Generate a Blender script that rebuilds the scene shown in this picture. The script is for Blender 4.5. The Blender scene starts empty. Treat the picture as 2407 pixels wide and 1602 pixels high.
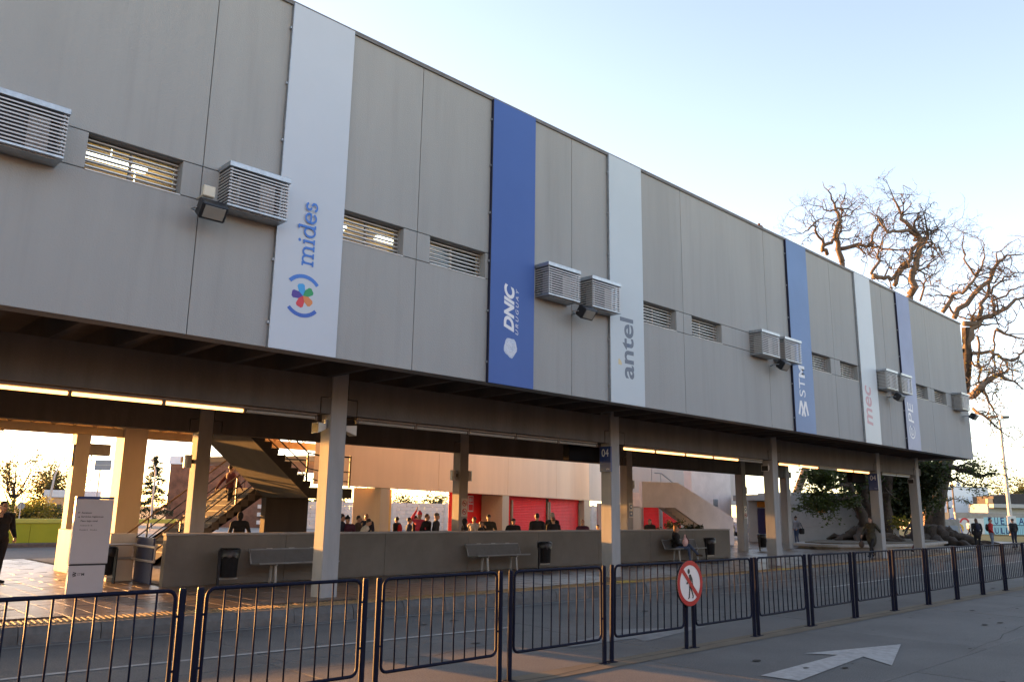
import bpy, bmesh, math, random
import numpy as np
from mathutils import Vector, Matrix
random.seed(7)
sc = bpy.context.scene
COL = sc.collection
R = math.radians

# ------------------------------------------------------------------ camera
CZ = 1.886
yaw, pit, rol = R(43.615), R(11.822), R(0.8745)
fw = Vector((math.sin(yaw)*math.cos(pit), math.cos(yaw)*math.cos(pit), math.sin(pit)))
rt = Vector((math.cos(yaw), -math.sin(yaw), 0)); up = rt.cross(fw)
r2 = rt*math.cos(rol) + up*math.sin(rol); u2 = up*math.cos(rol) - rt*math.sin(rol)
cam = bpy.data.cameras.new('camera'); camo = bpy.data.objects.new('camera', cam); COL.objects.link(camo)
m = Matrix.Identity(4)
for i in range(3):
    m[i][0] = r2[i]; m[i][1] = u2[i]; m[i][2] = -fw[i]
m[2][3] = CZ
camo.matrix_world = m
cam.sensor_fit = 'HORIZONTAL'; cam.sensor_width = 36; cam.lens = 36*1897.6/2407
cam.clip_start = 0.1; cam.clip_end = 3000
sc.camera = camo

# ------------------------------------------------------------------ sky, sun, exposure
SUN_EL, SUN_AZ = 3.2, -11.0            # azimuth from +Y towards +X
world = bpy.data.worlds.new('World'); sc.world = world; world.use_nodes = True
wn = world.node_tree.nodes; wl = world.node_tree.links
for n in list(wn): wn.remove(n)
sky = wn.new('ShaderNodeTexSky'); sky.sky_type = 'NISHITA'; sky.sun_disc = False
sky.sun_elevation = R(SUN_EL); sky.sun_rotation = R(SUN_AZ % 360)
sky.altitude = 40; sky.air_density = 0.58; sky.dust_density = 0.4; sky.ozone_density = 0.1
bg = wn.new('ShaderNodeBackground'); bg.inputs['Strength'].default_value = 0.15
wo = wn.new('ShaderNodeOutputWorld')
wb = wn.new('ShaderNodeMix'); wb.data_type = 'RGBA'; wb.blend_type = 'MULTIPLY'; wb.inputs[0].default_value = 1.0
wb.inputs[7].default_value = (1.03, 0.955, 1.04, 1)      # white balance of the whole sky
wl.new(sky.outputs[0], wb.inputs[6]); wl.new(wb.outputs[2], bg.inputs[0]); wl.new(bg.outputs[0], wo.inputs[0])
sun = bpy.data.lights.new('sun', 'SUN'); suno = bpy.data.objects.new('sun', sun); COL.objects.link(suno)
sun.energy = 4.0; sun.angle = R(0.6); sun.color = (1.0, 0.43, 0.11)
sd = Vector((math.sin(R(SUN_AZ))*math.cos(R(SUN_EL)), math.cos(R(SUN_AZ))*math.cos(R(SUN_EL)), math.sin(R(SUN_EL))))
suno.rotation_euler = sd.to_track_quat('Z', 'Y').to_euler(); suno.location = (-40, 40, 40)
sc.view_settings.view_transform = 'Standard'; sc.view_settings.look = 'None'
sc.view_settings.exposure = 2.85; sc.view_settings.gamma = 1.0
sc.view_settings.use_curve_mapping = False
sc.render.engine = 'CYCLES'
sc.cycles.use_denoising = True
try: sc.cycles.denoiser = 'OPENIMAGEDENOISE'
except Exception: pass
sc.cycles.max_bounces = 8; sc.cycles.diffuse_bounces = 4; sc.cycles.glossy_bounces = 3
sc.cycles.transparent_max_bounces = 8; sc.cycles.sample_clamp_indirect = 6

# ------------------------------------------------------------------ materials
MATS = {}
ALB = 0.8          # overall reflectance calibration of the painted and mineral surfaces
def mat(name, col, rough=0.7, var=0.18, scale=3.0, stain=0.0, stain_col=None, streak=False, bump=0.0, bscale=60.0,
        metal=0.0, spec=0.35, emit=None, estr=0.0, speck=0.0, grain=0.0, rain=0.0, objrand=0.0, alpha=None, coat=0.0):
    if name in MATS: return MATS[name]
    if not emit: col = tuple(c*ALB for c in col); stain_col = tuple(c*ALB for c in stain_col) if stain_col else None
    M_ = bpy.data.materials.new(name); M_.use_nodes = True
    nt = M_.node_tree; N = nt.nodes; L = nt.links
    b = N['Principled BSDF']
    b.inputs['Roughness'].default_value = rough; b.inputs['Metallic'].default_value = metal
    b.inputs['Specular IOR Level'].default_value = spec
    if coat: b.inputs['Coat Weight'].default_value = coat; b.inputs['Coat Roughness'].default_value = 0.12
    if emit:
        b.inputs['Emission Color'].default_value = (*emit, 1); b.inputs['Emission Strength'].default_value = estr
    geo = N.new('ShaderNodeNewGeometry'); mp = N.new('ShaderNodeMapping')
    L.new(geo.outputs['Position'], mp.inputs['Vector'])
    if streak: mp.inputs['Scale'].default_value = (1, 1, 0.16)
    cur = None
    base = N.new('ShaderNodeRGB'); base.outputs[0].default_value = (*col, 1); cur = base.outputs[0]
    def mixv(fac_socket, colA, colB_rgb, mode='MIX'):
        mx = N.new('ShaderNodeMix'); mx.data_type = 'RGBA'; mx.blend_type = mode
        L.new(fac_socket, mx.inputs[0]); L.new(colA, mx.inputs[6])
        if isinstance(colB_rgb, tuple): mx.inputs[7].default_value = (*colB_rgb, 1)
        else: L.new(colB_rgb, mx.inputs[7])
        return mx.outputs[2]
    def ramp(sock, a, b_, va=0.0, vb=1.0):
        mr = N.new('ShaderNodeMapRange'); L.new(sock, mr.inputs[0])
        mr.inputs[1].default_value = a; mr.inputs[2].default_value = b_
        mr.inputs[3].default_value = va; mr.inputs[4].default_value = vb
        return mr.outputs[0]
    if var:
        nz = N.new('ShaderNodeTexNoise'); nz.inputs['Scale'].default_value = scale; nz.inputs['Detail'].default_value = 6
        nz.inputs['Roughness'].default_value = 0.65
        L.new(mp.outputs[0], nz.inputs['Vector'])
        cur = mixv(ramp(nz.outputs[0], 0.3, 0.72, 0, 1), mixv(ramp(nz.outputs[0], 0, 1, 1, 1), cur, tuple(c*(1-var) for c in col)),
                   tuple(min(1, c*(1+var)) for c in col))
    if stain:
        n2 = N.new('ShaderNodeTexNoise'); n2.inputs['Scale'].default_value = scale*0.35; n2.inputs['Detail'].default_value = 8
        n2.inputs['Roughness'].default_value = 0.7
        L.new(mp.outputs[0], n2.inputs['Vector'])
        sc_ = stain_col or tuple(c*0.45 for c in col)
        cur = mixv(ramp(n2.outputs[0], 0.5, 0.78, 0, stain), cur, sc_)
    if speck:
        vo = N.new('ShaderNodeTexNoise'); vo.inputs['Scale'].default_value = 9; vo.inputs['Detail'].default_value = 3
        L.new(geo.outputs['Position'], vo.inputs['Vector'])
        cur = mixv(ramp(vo.outputs[0], 0.66, 0.72, 0, speck), cur, tuple(c*0.35 for c in col))
    if rain:
        m2 = N.new('ShaderNodeMapping'); m2.inputs['Scale'].default_value = (1, 1, .05); L.new(geo.outputs['Position'], m2.inputs['Vector'])
        rn = N.new('ShaderNodeTexNoise'); rn.inputs['Scale'].default_value = 6; rn.inputs['Detail'].default_value = 5; L.new(m2.outputs[0], rn.inputs['Vector'])
        cur = mixv(ramp(rn.outputs[0], .52, .75, 0, rain), cur, tuple(c*.45 for c in col))
    if grain:
        gn = N.new('ShaderNodeTexNoise'); gn.inputs['Scale'].default_value = 55; gn.inputs['Detail'].default_value = 2
        L.new(geo.outputs['Position'], gn.inputs['Vector'])
        hv = N.new('ShaderNodeHueSaturation'); L.new(cur, hv.inputs['Color']); L.new(ramp(gn.outputs[0], .3, .7, 1-grain, 1+grain), hv.inputs['Value']); cur = hv.outputs[0]
    if objrand:
        oi = N.new('ShaderNodeObjectInfo')
        hs = N.new('ShaderNodeHueSaturation'); L.new(cur, hs.inputs['Color'])
        L.new(ramp(oi.outputs['Random'], 0, 1, 1-objrand, 1+objrand), hs.inputs['Value']); cur = hs.outputs[0]
    L.new(cur, b.inputs['Base Color'])
    if bump:
        nb = N.new('ShaderNodeTexNoise'); nb.inputs['Scale'].default_value = bscale; nb.inputs['Detail'].default_value = 4
        L.new(geo.outputs['Position'], nb.inputs['Vector'])
        bp = N.new('ShaderNodeBump'); bp.inputs['Strength'].default_value = bump; bp.inputs['Distance'].default_value = 0.02
        L.new(nb.outputs[0], bp.inputs['Height']); L.new(bp.outputs[0], b.inputs['Normal'])
    MATS[name] = M_
    return M_

def glass_mat(name, tint=(0.8, 0.85, 0.85), gloss=0.25):
    M_ = bpy.data.materials.new(name); M_.use_nodes = True
    nt = M_.node_tree; N = nt.nodes; L = nt.links
    for n in list(N): N.remove(n)
    o = N.new('ShaderNodeOutputMaterial'); t = N.new('ShaderNodeBsdfTransparent'); t.inputs[0].default_value = (*tint, 1)
    g = N.new('ShaderNodeBsdfGlossy'); g.inputs['Roughness'].default_value = 0.03
    fr = N.new('ShaderNodeFresnel'); fr.inputs[0].default_value = 1.5
    mx = N.new('ShaderNodeMixShader'); L.new(fr.outputs[0], mx.inputs[0]); L.new(t.outputs[0], mx.inputs[1]); L.new(g.outputs[0], mx.inputs[2])
    L.new(mx.outputs[0], o.inputs[0]); MATS[name] = M_
    return M_

mat('facade', (0.346, 0.354, 0.342), 0.85, var=0.05, scale=1.6, stain=0.13, streak=True, bump=0.25, bscale=45, objrand=.03, rain=.13)
mat('joint', (0.05, 0.05, 0.05), 0.9, var=0)
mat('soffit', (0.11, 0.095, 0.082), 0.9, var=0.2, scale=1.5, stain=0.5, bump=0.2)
mat('concrete', (0.33, 0.31, 0.28), 0.85, var=0.16, scale=2.2, stain=0.45, stain_col=(0.16, 0.14, 0.12), streak=True, bump=0.25, bscale=30, grain=.1)
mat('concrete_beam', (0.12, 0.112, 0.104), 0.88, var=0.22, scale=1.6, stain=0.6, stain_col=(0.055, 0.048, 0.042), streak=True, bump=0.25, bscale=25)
mat('column_light', (0.30, 0.30, 0.295), 0.8, var=0.14, scale=3, stain=0.3, stain_col=(0.22, 0.21, 0.2), streak=True, bump=0.2, bscale=40)
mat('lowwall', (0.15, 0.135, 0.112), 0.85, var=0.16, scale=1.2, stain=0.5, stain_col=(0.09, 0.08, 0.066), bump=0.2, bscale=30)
mat('cream', (0.56, 0.49, 0.38), 0.7, var=0.08, scale=2, stain=0.15, streak=True)
mat('warm_lit', (1.0, 0.74, 0.52), 0.8, var=0.07, scale=0.7, stain=0.22, stain_col=(0.80, 0.57, 0.39), streak=True)  # warm light on the concrete fascia is put into this colour
mat('galv', (0.42, 0.445, 0.47), 0.42, var=0.18, scale=14, metal=0.75, bump=0.05, objrand=0.08)
mat('slat_white', (0.58, 0.59, 0.60), 0.5, var=0.06, scale=8)
mat('alu', (0.62, 0.60, 0.57), 0.4, var=0.08, scale=10, metal=0.4)
mat('dark', (0.02, 0.02, 0.022), 0.5, var=0.2)
mat('unit', (0.30, 0.30, 0.29), 0.5, var=0.1)
mat('black_metal', (0.018, 0.019, 0.022), 0.35, var=0.2, scale=20)
mat('lampglass', (0.26, 0.25, 0.22), 0.15, var=0.1, spec=0.6)
mat('beige_plastic', (0.62, 0.58, 0.46), 0.5, var=0.05)
mat('interior_wall', (0.62, 0.38, 0.12), 0.7, var=0.1)
mat('interior_dark', (0.06, 0.05, 0.045), 0.8, var=0.1)
mat('interior_lamp', (0.9, 0.9, 0.85), 0.5, var=0, emit=(1.0, 0.86, 0.6), estr=2.2)
mat('tube_lit', (0.95, 0.9, 0.8), 0.4, var=0, emit=(1.0, 0.42, 0.11), estr=0.75)
mat('tube_off', (0.33, 0.31, 0.27), 0.3, var=0.1)
mat('batten', (0.16, 0.12, 0.09), 0.5, var=0.2)
mat('road', (0.142, 0.138, 0.13), 0.82, var=0.16, scale=0.7, stain=0.55, stain_col=(0.075, 0.073, 0.07), bump=0.3, bscale=80, speck=0.35, grain=.28, objrand=0.08)
mat('road_base', (0.03, 0.029, 0.027), 0.95, var=0.2)
mat('band', (0.17, 0.14, 0.10), 0.9, var=0.2, scale=2, stain=0.5, bump=0.2)
mat('paint_white', (0.40, 0.39, 0.37), 0.8, var=0.2, scale=9, stain=0.7, stain_col=(0.2, 0.195, 0.19), bump=0.2)
mat('paint_worn', (0.24, 0.235, 0.225), 0.8, var=0.2, scale=5, stain=0.7, stain_col=(0.16, 0.155, 0.15))
mat('kerb', (0.11, 0.108, 0.104), 0.85, var=0.25, scale=5, stain=0.7, stain_col=(0.07, 0.065, 0.06), bump=0.4, bscale=25, objrand=0.12)
mat('paver', (0.14, 0.095, 0.065), 0.38, var=0.25, scale=3, stain=0.4, stain_col=(0.12, 0.085, 0.06), bump=0.25, bscale=20, objrand=0.14, spec=0.5)
mat('tactile', (0.30, 0.19, 0.085), 0.6, var=0.25, scale=4, stain=0.5, stain_col=(0.22, 0.14, 0.07), objrand=0.15)
mat('yellow_paint', (0.60, 0.40, 0.05), 0.6, var=0.15, scale=6, stain=0.3)
mat('grout', (0.06, 0.05, 0.04), 0.9, var=0.1)
mat('flashing', (0.16, 0.155, 0.15), 0.6, var=.2, scale=4)
mat('fence_blue', (0.007, 0.010, 0.026), 0.55, var=0.25, scale=12, spec=0.08)
mat('grass', (0.06, 0.085, 0.02), 0.95, var=0.4, scale=1.2, bump=0.5, bscale=30)
mat('earth', (0.12, 0.10, 0.075), 0.95, var=0.3, scale=0.6)
glass_mat('pane_glass')

# ------------------------------------------------------------------ mesh helpers
class MB:
    def __init__(s): s.v = []; s.f = []; s.mi = []; s.cur = 0
    def add(s, vs, fs):
        o = len(s.v); s.v += [tuple(p) for p in vs]
        for f in fs: s.f.append(tuple(i+o for i in f)); s.mi.append(s.cur)
        return s
    def box(s, a, b, c=0.0):
        x0, y0, z0 = a; x1, y1, z1 = b
        if x0 > x1: x0, x1 = x1, x0
        if y0 > y1: y0, y1 = y1, y0
        if z0 > z1: z0, z1 = z1, z0
        if c <= 0:
            return s.add([(x0,y0,z0),(x1,y0,z0),(x1,y1,z0),(x0,y1,z0),(x0,y0,z1),(x1,y0,z1),(x1,y1,z1),(x0,y1,z1)],
                         [(0,3,2,1),(4,5,6,7),(0,1,5,4),(1,2,6,5),(2,3,7,6),(3,0,4,7)])
        bm = bmesh.new(); bmesh.ops.create_cube(bm, size=1.0)
        for v in bm.verts:
            v.co = Vector(((x0+x1)/2+v.co.x*(x1-x0), (y0+y1)/2+v.co.y*(y1-y0), (z0+z1)/2+v.co.z*(z1-z0)))
        bmesh.ops.bevel(bm, geom=bm.edges[:], offset=c, segments=1, affect='EDGES')
        bm.verts.index_update()
        s.add([v.co[:] for v in bm.verts], [[v.index for v in f.verts] for f in bm.faces]); bm.free()
        return s
    def prism(s, poly, y0, y1, axis='y'):
        # poly of (a,b); axis y -> (a, y, b); x -> (x, a, b); z -> (a, b, z)
        n = len(poly)
        def P(a, b, t): return (a, t, b) if axis == 'y' else ((t, a, b) if axis == 'x' else (a, b, t))
        vs = [P(a, b, y0) for a, b in poly] + [P(a, b, y1) for a, b in poly]
        ar = sum(poly[i][0]*poly[(i+1) % n][1]-poly[(i+1) % n][0]*poly[i][1] for i in range(n))
        fs = [tuple(range(n)), tuple(range(2*n-1, n-1, -1))] + [(i, (i+1) % n + 0, (i+1) % n + n, i+n) for i in range(n)]
        flip = (ar > 0) != (axis == 'y')
        # outward normals are recalculated on build
        return s.add(vs, fs)
    def tube(s, pts, rad, n=8, cap=True, closed=False):
        pts = [Vector(p) for p in pts]; k = len(pts)
        rs = rad if isinstance(rad, (list, tuple)) else [rad]*k
        o = len(s.v); ref = None; vs = []
        for i, p in enumerate(pts):
            a = pts[(i-1) % k] if (closed or i > 0) else p; b = pts[(i+1) % k] if (closed or i < k-1) else p
            t = (b-a)
            if t.length < 1e-9: t = Vector((0, 0, 1))
            t.normalize()
            if ref is None:
                ref = t.orthogonal().normalized()
            else:
                ref = ref - t*ref.dot(t)
                ref = t.orthogonal().normalized() if ref.length < 1e-6 else ref.normalized()
            bi = t.cross(ref)
            for j in range(n):
                an = 2*math.pi*j/n
                vs.append(p + (ref*math.cos(an)+bi*math.sin(an))*rs[i])
        fs = []
        for i in range(k if closed else k-1):
            for j in range(n):
                i2 = (i+1) % k
                fs.append((i*n+j, i*n+(j+1) % n, i2*n+(j+1) % n, i2*n+j))
        if cap and not closed:
            fs.append(tuple(range(n-1, -1, -1))); fs.append(tuple((k-1)*n+j for j in range(n)))
        return s.add(vs, fs)
    def ell(s, c, r, nu=10, nv=7, rot=None):
        vs = []; fs = []
        c = Vector(c)
        for i in range(nv+1):
            th = math.pi*i/nv
            for j in range(nu):
                ph = 2*math.pi*j/nu
                p = Vector((r[0]*math.sin(th)*math.cos(ph), r[1]*math.sin(th)*math.sin(ph), r[2]*math.cos(th)))
                if rot: p = rot @ p
                vs.append(c+p)
        for i in range(nv):
            for j in range(nu):
                fs.append((i*nu+j, (i+1)*nu+j, (i+1)*nu+(j+1) % nu, i*nu+(j+1) % nu))
        return s.add(vs, fs)
    def mesh(s, name, mats, smooth=False, fix=True):
        me = bpy.data.meshes.new(name); me.from_pydata(s.v, [], s.f)
        for q in (mats if isinstance(mats, (list, tuple)) else [mats]): me.materials.append(MATS[q])
        if any(s.mi): me.polygons.foreach_set('material_index', s.mi)
        if fix:
            bm = bmesh.new(); bm.from_mesh(me); bmesh.ops.remove_doubles(bm, verts=bm.verts, dist=1e-6)
            bmesh.ops.recalc_face_normals(bm, faces=bm.faces); bm.to_mesh(me); bm.free()
        if smooth:
            me.polygons.foreach_set('use_smooth', [True]*len(me.polygons))
        me.update()
        return me
    def build(s, name, mats, parent=None, smooth=False, fix=True, world=True):
        me = s.mesh(name, mats, smooth, fix)
        o = bpy.data.objects.new(name, me); COL.objects.link(o)
        if parent is not None:
            o.parent = parent
            if world:
                off = Vector((0, 0, 0)); q = parent
                while q is not None: off += q.location; q = q.parent
                me.transform(Matrix.Translation(-off))
        elif world:
            co = [Vector(v) for v in s.v]
            if co:
                c = Vector((sum(v.x for v in co)/len(co), sum(v.y for v in co)/len(co), min(v.z for v in co)))
                me.transform(Matrix.Translation(-c)); o.location = c
        return o

def tag(o, label=None, cat=None, group=None, kind=None):
    if label: o['label'] = label
    if cat: o['category'] = cat
    if group: o['group'] = group
    if kind: o['kind'] = kind
    return o
def thing(name, loc, label, cat, group=None, rz=0.0):
    o = bpy.data.objects.new(name, None); COL.objects.link(o); o.location = loc; o.rotation_euler = (0, 0, rz)
    o.empty_display_size = 0.2
    return tag(o, label, cat, group)
def copy_tree(o, parent=None):
    c = o.copy(); COL.objects.link(c); c.parent = parent
    for ch in list(o.children): copy_tree(ch, c)
    return c
def inst(me, name, loc, parent=None, rot=None, scale=None):
    o = bpy.data.objects.new(name, me); COL.objects.link(o); o.parent = parent; o.location = loc
    if rot: o.rotation_euler = rot
    if scale: o.scale = scale
    return o
def text_mesh(txt, size, ext=0.006, offset=0.0, shear=0.0, space=1.0, align='LEFT', spacew=1.0):
    cu = bpy.data.curves.new('lettering', 'FONT'); cu.body = txt; cu.size = size; cu.extrude = ext; cu.offset = offset
    cu.shear = shear; cu.space_character = space; cu.align_x = align; cu.resolution_u = 4; cu.space_word = spacew
    ob = bpy.data.objects.new('lettering', cu); COL.objects.link(ob)
    dg = bpy.context.evaluated_depsgraph_get(); dg.update()
    me = bpy.data.meshes.new_from_object(ob.evaluated_get(dg))
    bpy.data.objects.remove(ob); bpy.data.curves.remove(cu)
    return me
def place_text(me, name, matname, M4, parent):
    me.materials.clear(); me.materials.append(MATS[matname])
    me.transform(M4)
    o = bpy.data.objects.new(name, me); COL.objects.link(o); o.parent = parent
    return o

# ================================================================== setting: ground, road, platform
gm = MB(); gm.add([(-400,-300,-.06),(900,-300,-.06),(900,900,-.06),(-400,900,-.06)], [(0,1,2,3)])
tag(gm.build('ground', 'earth', fix=False), kind='structure')

# concrete carriageway: base sheet plus separate slabs with open joints
rb = MB(); rb.add([(-14,-8,-.03),(120,-8,-.03),(120,14.5,-.03),(-14,14.5,-.03)], [(0,1,2,3)])
road = tag(rb.build('road', 'road_base', fix=False, world=False), kind='structure')
ROWS = [(-8, -3.4), (-3.4, 1.4), (1.4, 4.2), (4.2, 6.93), (6.96, 9.6), (9.6, 13.4)]
XS = [-12.0, -7.1, -2.2, 2.6, 7.35, 12.1, 16.9, 21.7, 26.5, 31.3, 36.1, 41, 46, 51, 58, 66, 76, 90]
for ri, (ya, yb) in enumerate(ROWS):
    sh = 0.55*ri*(1 if ri % 2 else -1)
    for i in range(len(XS)-1):
        xa, xb = XS[i]+sh, XS[i+1]+sh
        dz = random.uniform(-.002, .002)
        q = MB(); q.box((xa+.009, ya+.008, -.16), (xb-.009, yb-.008, dz), .008)
        q.build('road_slab', 'road', road)

# dirt band and crack line along the fence, lane lines, arrows
def strip(name, poly, z, matn, parent=road):
    q = MB(); q.add([(x, y, z) for x, y in poly], [tuple(range(len(poly)))])
    o = q.build(name, matn, parent, fix=False)
    if o.data.polygons[0].normal.z < 0: o.data.flip_normals()
    return o
strip('fence_band', [(-10, 6.76), (90, 6.80), (90, 7.17), (-10, 7.13)], .006, 'band')
strip('lane_line', [(-8, 12.98), (3, 12.66), (8, 12.20), (16, 11.94), (24, 12.10), (32, 12.5), (32, 12.60), (24, 12.2), (16, 12.04), (8, 12.30), (3, 12.76), (-8, 13.08)], .008, 'paint_worn')
strip('lane_line', [(-8, 10.62), (3, 10.50), (9.6, 10.02), (9.6, 10.12), (3, 10.60), (-8, 10.72)], .008, 'paint_white')
strip('lane_line', [(21.8, 10.25), (28, 10.52), (41, 11.05), (60, 12.0), (60, 12.14), (41, 11.17), (28, 10.63), (21.8, 10.36)], .008, 'paint_white')
strip('lane_line', [(17.6, 11.05), (21.8, 10.29), (21.85, 10.36), (17.65, 11.13)], .0085, 'paint_worn')
strip('arrow_marking', [(9.23, 5.31), (11.40, 5.36), (11.14, 5.72), (13.08, 5.17), (11.17, 4.55), (11.55, 5.08), (9.30, 4.86)], .009, 'paint_white')
strip('arrow_marking', [(8.9, 8.32), (10.4, 8.62), (10.55, 8.93), (12.4, 8.1), (10.2, 7.75), (10.35, 8.05), (9.0, 8.1)], .009, 'paint_worn')
# scraps of litter on the road
for i, (x, y, s_) in enumerate([(19.6, 4.3, .05), (17.0, 11.6, .05), (30.6, 11.3, .04), (25.9, 11.2, .035), (15.9, 11.4, .05)]):
    q = MB(); a = random.random()*6
    q.add([(x+s_*math.cos(a+k*1.57)*random.uniform(.6, 1.2), y+s_*math.sin(a+k*1.57)*random.uniform(.6, 1.2), .012+.012*random.random()) for k in range(4)], [(0,1,2,3)])
    o = q.build('paper_scrap', 'paint_white' if i < 2 else 'band', None, fix=False)
    tag(o, ['white paper scrap on the open road near the fence', 'pale paper scrap by the kerb below the second column', 'small wrapper on the far lane near the kerb', 'small wrapper beside the lane line', 'small torn scrap on the lane behind the round sign'][i], 'litter', 'litter on the road')
# cracks wandering across the slabs
def crack(pts, w=.007):
    q = MB(); L_ = []; R_ = []
    P_ = []
    for (a, b) in zip(pts[:-1], pts[1:]):
        for k in range(6): t = k/6; P_.append((a[0]+(b[0]-a[0])*t+random.gauss(0, .035), a[1]+(b[1]-a[1])*t+random.gauss(0, .035)))
    P_.append(pts[-1])
    for i, (x, y) in enumerate(P_):
        ww = w*random.uniform(.4, 1.1)*(1-.8*abs(2*i/len(P_)-1)**3)
        L_.append((x-ww*.3, y+ww, .0075)); R_.append((x+ww*.3, y-ww, .0075))
    n = len(P_); q.add(L_+R_, [(i, n+i, n+i+1, i+1) for i in range(n-1)])
    q.build('crack', 'road_base', road, fix=False)
crack([(-8, 6.95), (5, 6.95), (12, 6.98), (26, 7.0), (50, 7.02)], .011)
for pts in ([(13, 4.2), (17, 4.6), (22, 4.1)], [(4, 9.2), (7, 8.8), (9, 9.1)], [(12, 9.1), (17, 8.7), (21, 9.0)], [(18, 5.8), (23, 5.4), (28, 5.7)]): crack(pts)
# oil drips and dirt spots
q = MB()
for i in range(60):
    x = random.uniform(8, 30); y = random.uniform(2.2, 6.4) if random.random() < .7 else random.uniform(7.4, 11.6)
    r_ = random.uniform(.015, .07); n = 7
    q.add([(x+r_*1.8*math.cos(k*2*math.pi/n)*random.uniform(.5, 1.2), y+r_*math.sin(k*2*math.pi/n)*random.uniform(.5, 1.2), .010) for k in range(n)], [tuple(range(n))])
tag(q.build('dirt_spots', 'road_base', road, fix=False), kind='stuff')

# platform
EDGE = [(-14, 13.15), (3, 12.95), (9, 12.42), (16, 12.28), (24, 12.36), (34, 12.85), (39.5, 13.15), (50, 14.3), (66, 16.4)]
def edge_y(x):
    for (a, b), (c, d) in zip(EDGE[:-1], EDGE[1:]):
        if a <= x <= c: return b+(d-b)*(x-a)/(c-a)
    return EDGE[-1][1]
PZ = .23
q = MB()
poly = [(x, y+.26) for x, y in EDGE] + [(66, 70), (14.2, 70), (14.2, 28.6), (-14, 28.6)]
q.prism(poly, -.05, PZ-.018, 'z')
plat = tag(q.build('platform', 'grout', world=False), kind='structure')
# kerb stones
x = -6.0
while x < 62:
    L_ = random.uniform(.95, 1.1); xa, xb = x+.006, x+L_-.006
    ya, yb = edge_y(xa), edge_y(xb); h = PZ-.004+random.uniform(-.006, .004); jj = random.uniform(-.008, .008)
    q = MB()
    vs = []
    for (xx, yy) in ((xa, ya), (xb, yb)):
        yy += jj
        vs += [(xx, yy, -.05), (xx, yy+.012, h*.55), (xx, yy+.045, h-.03), (xx, yy+.075, h), (xx, yy+.255, h), (xx, yy+.255, -.05)]
    n = 6
    q.add(vs, [tuple(range(n)), tuple(range(2*n-1, n-1, -1))]+[(i, (i+1) % n, (i+1) % n+n, i+n) for i in range(n)])
    q.build('kerb_stone', 'kerb', plat)
    x += L_
# tactile tiles, ridged
TL = .42
tm = MB(); tm.box((-.2, -.2, 0), (.2, .2, .02), .004)
for k in range(5):
    xx = -.16+k*.08; tm.add([(xx-.022, -.19, .0202), (xx+.022, -.19, .0202), (xx+.010, -.185, .029), (xx-.010, -.185, .029), (xx-.022, .19, .0202), (xx+.022, .19, .0202), (xx+.010, .185, .029), (xx-.010, .185, .029)],
        [(0,1,2,3), (7,6,5,4), (3,2,6,7), (1,5,6,2), (0,3,7,4)])
tme = tm.mesh('tactile_tile', 'tactile')
x = -4.0
while x < 45:
    y = edge_y(x)+.255+.24; dy = edge_y(x+.4)-edge_y(x)
    inst(tme, 'tactile_tile', (x+.2, y+random.uniform(-.004, .004), PZ-.02), plat, (random.uniform(-.008, .008), random.uniform(-.008, .008), math.atan2(dy, .4)))
    x += .408
# plain yellow patches at two columns
for (xa, xb) in ((15.75, 16.35), (23.6, 24.2)):
    q = MB(); y = edge_y(xa)+.27; q.box((xa, y, PZ+.010), (xb, y+.4, PZ+.0125)); q.build('yellow_tile', 'yellow_paint', plat)
# pavers: nearest 300 singly, the rest joined
pv = MB(); pv.box((-.197, -.197, 0), (.197, .197, .02), .006); pme = pv.mesh('paver', 'paver')
cells = []
for ix in range(-14, 118):
    for iy in range(0, 42):
        xx = ix*.4+.2; yy = 12.9+iy*.4
        if xx < -5 or xx > 46: continue
        if yy < edge_y(xx)+.255+.48+.2-.08: continue
        if yy > 28.4: continue
        if yy > 17.45 and xx > 7.0 and not (xx > 28.9): continue
        d = math.hypot(xx, yy); cells.append((d, xx, yy))
cells.sort()
vis = [c for c in cells if c[1]/c[2] > .17 and c[1]/c[2] < 3.2]
single = set((c[1], c[2]) for c in vis[:300])
rest = MB()
for d, xx, yy in cells:
    if (xx, yy) in single:
        inst(pme, 'paver', (xx, yy, PZ-.02+random.uniform(-.002, .002)), plat, (random.gauss(0, .011), random.gauss(0, .011), 0))
    else:
        z = PZ+random.uniform(-.002, .002); a = random.gauss(0, .011); b = random.gauss(0, .011); h = .1965
        vs = [(xx+sx*h, yy+sy*h, z+a*sx*h+b*sy*h) for sx, sy in ((-1,-1),(1,-1),(1,1),(-1,1))]
        vs2 = [(x_, y_, PZ-.019) for x_, y_, _ in vs]
        rest.add(vs+vs2, [(0,1,2,3), (0,4,5,1), (1,5,6,2), (2,6,7,3), (3,7,4,0)])
tag(rest.build('pavers_beyond', 'paver', plat, fix=False, world=False), kind='stuff')
# floor of the inner concourse and the paths at the right
q = MB(); q.add([(7.0, 17.7, PZ-.006), (28.8, 17.7, PZ-.006), (28.8, 28.2, PZ-.006), (47, 28.2, PZ-.006), (47, 70, PZ-.006), (14.3, 70, PZ-.006), (14.3, 28.5, PZ-.006), (7.0, 28.5, PZ-.006)], [tuple(range(8))])
tag(q.build('concourse_floor', 'concrete', fix=False), kind='structure')
q = MB(); q.add([(46.2, 15.0, PZ-.004), (66, 17.5, PZ-.004), (66, 69, PZ-.004), (46.2, 69, PZ-.004)], [(0,1,2,3)])
tag(q.build('path', 'concrete', fix=False), kind='structure')
q = MB(); q.add([(66.2, 14, .02), (240, 14, .02), (240, 120, .02), (66.2, 120, .02)], [(0,1,2,3)])
tag(q.build('lawn', 'grass', fix=False), kind='structure')
q = MB(); q.add([(-60, 28.62, .0), (14.18, 28.62, .0), (14.18, 40.4, .0), (-60, 40.4, .0)], [(0,1,2,3)])
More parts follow.
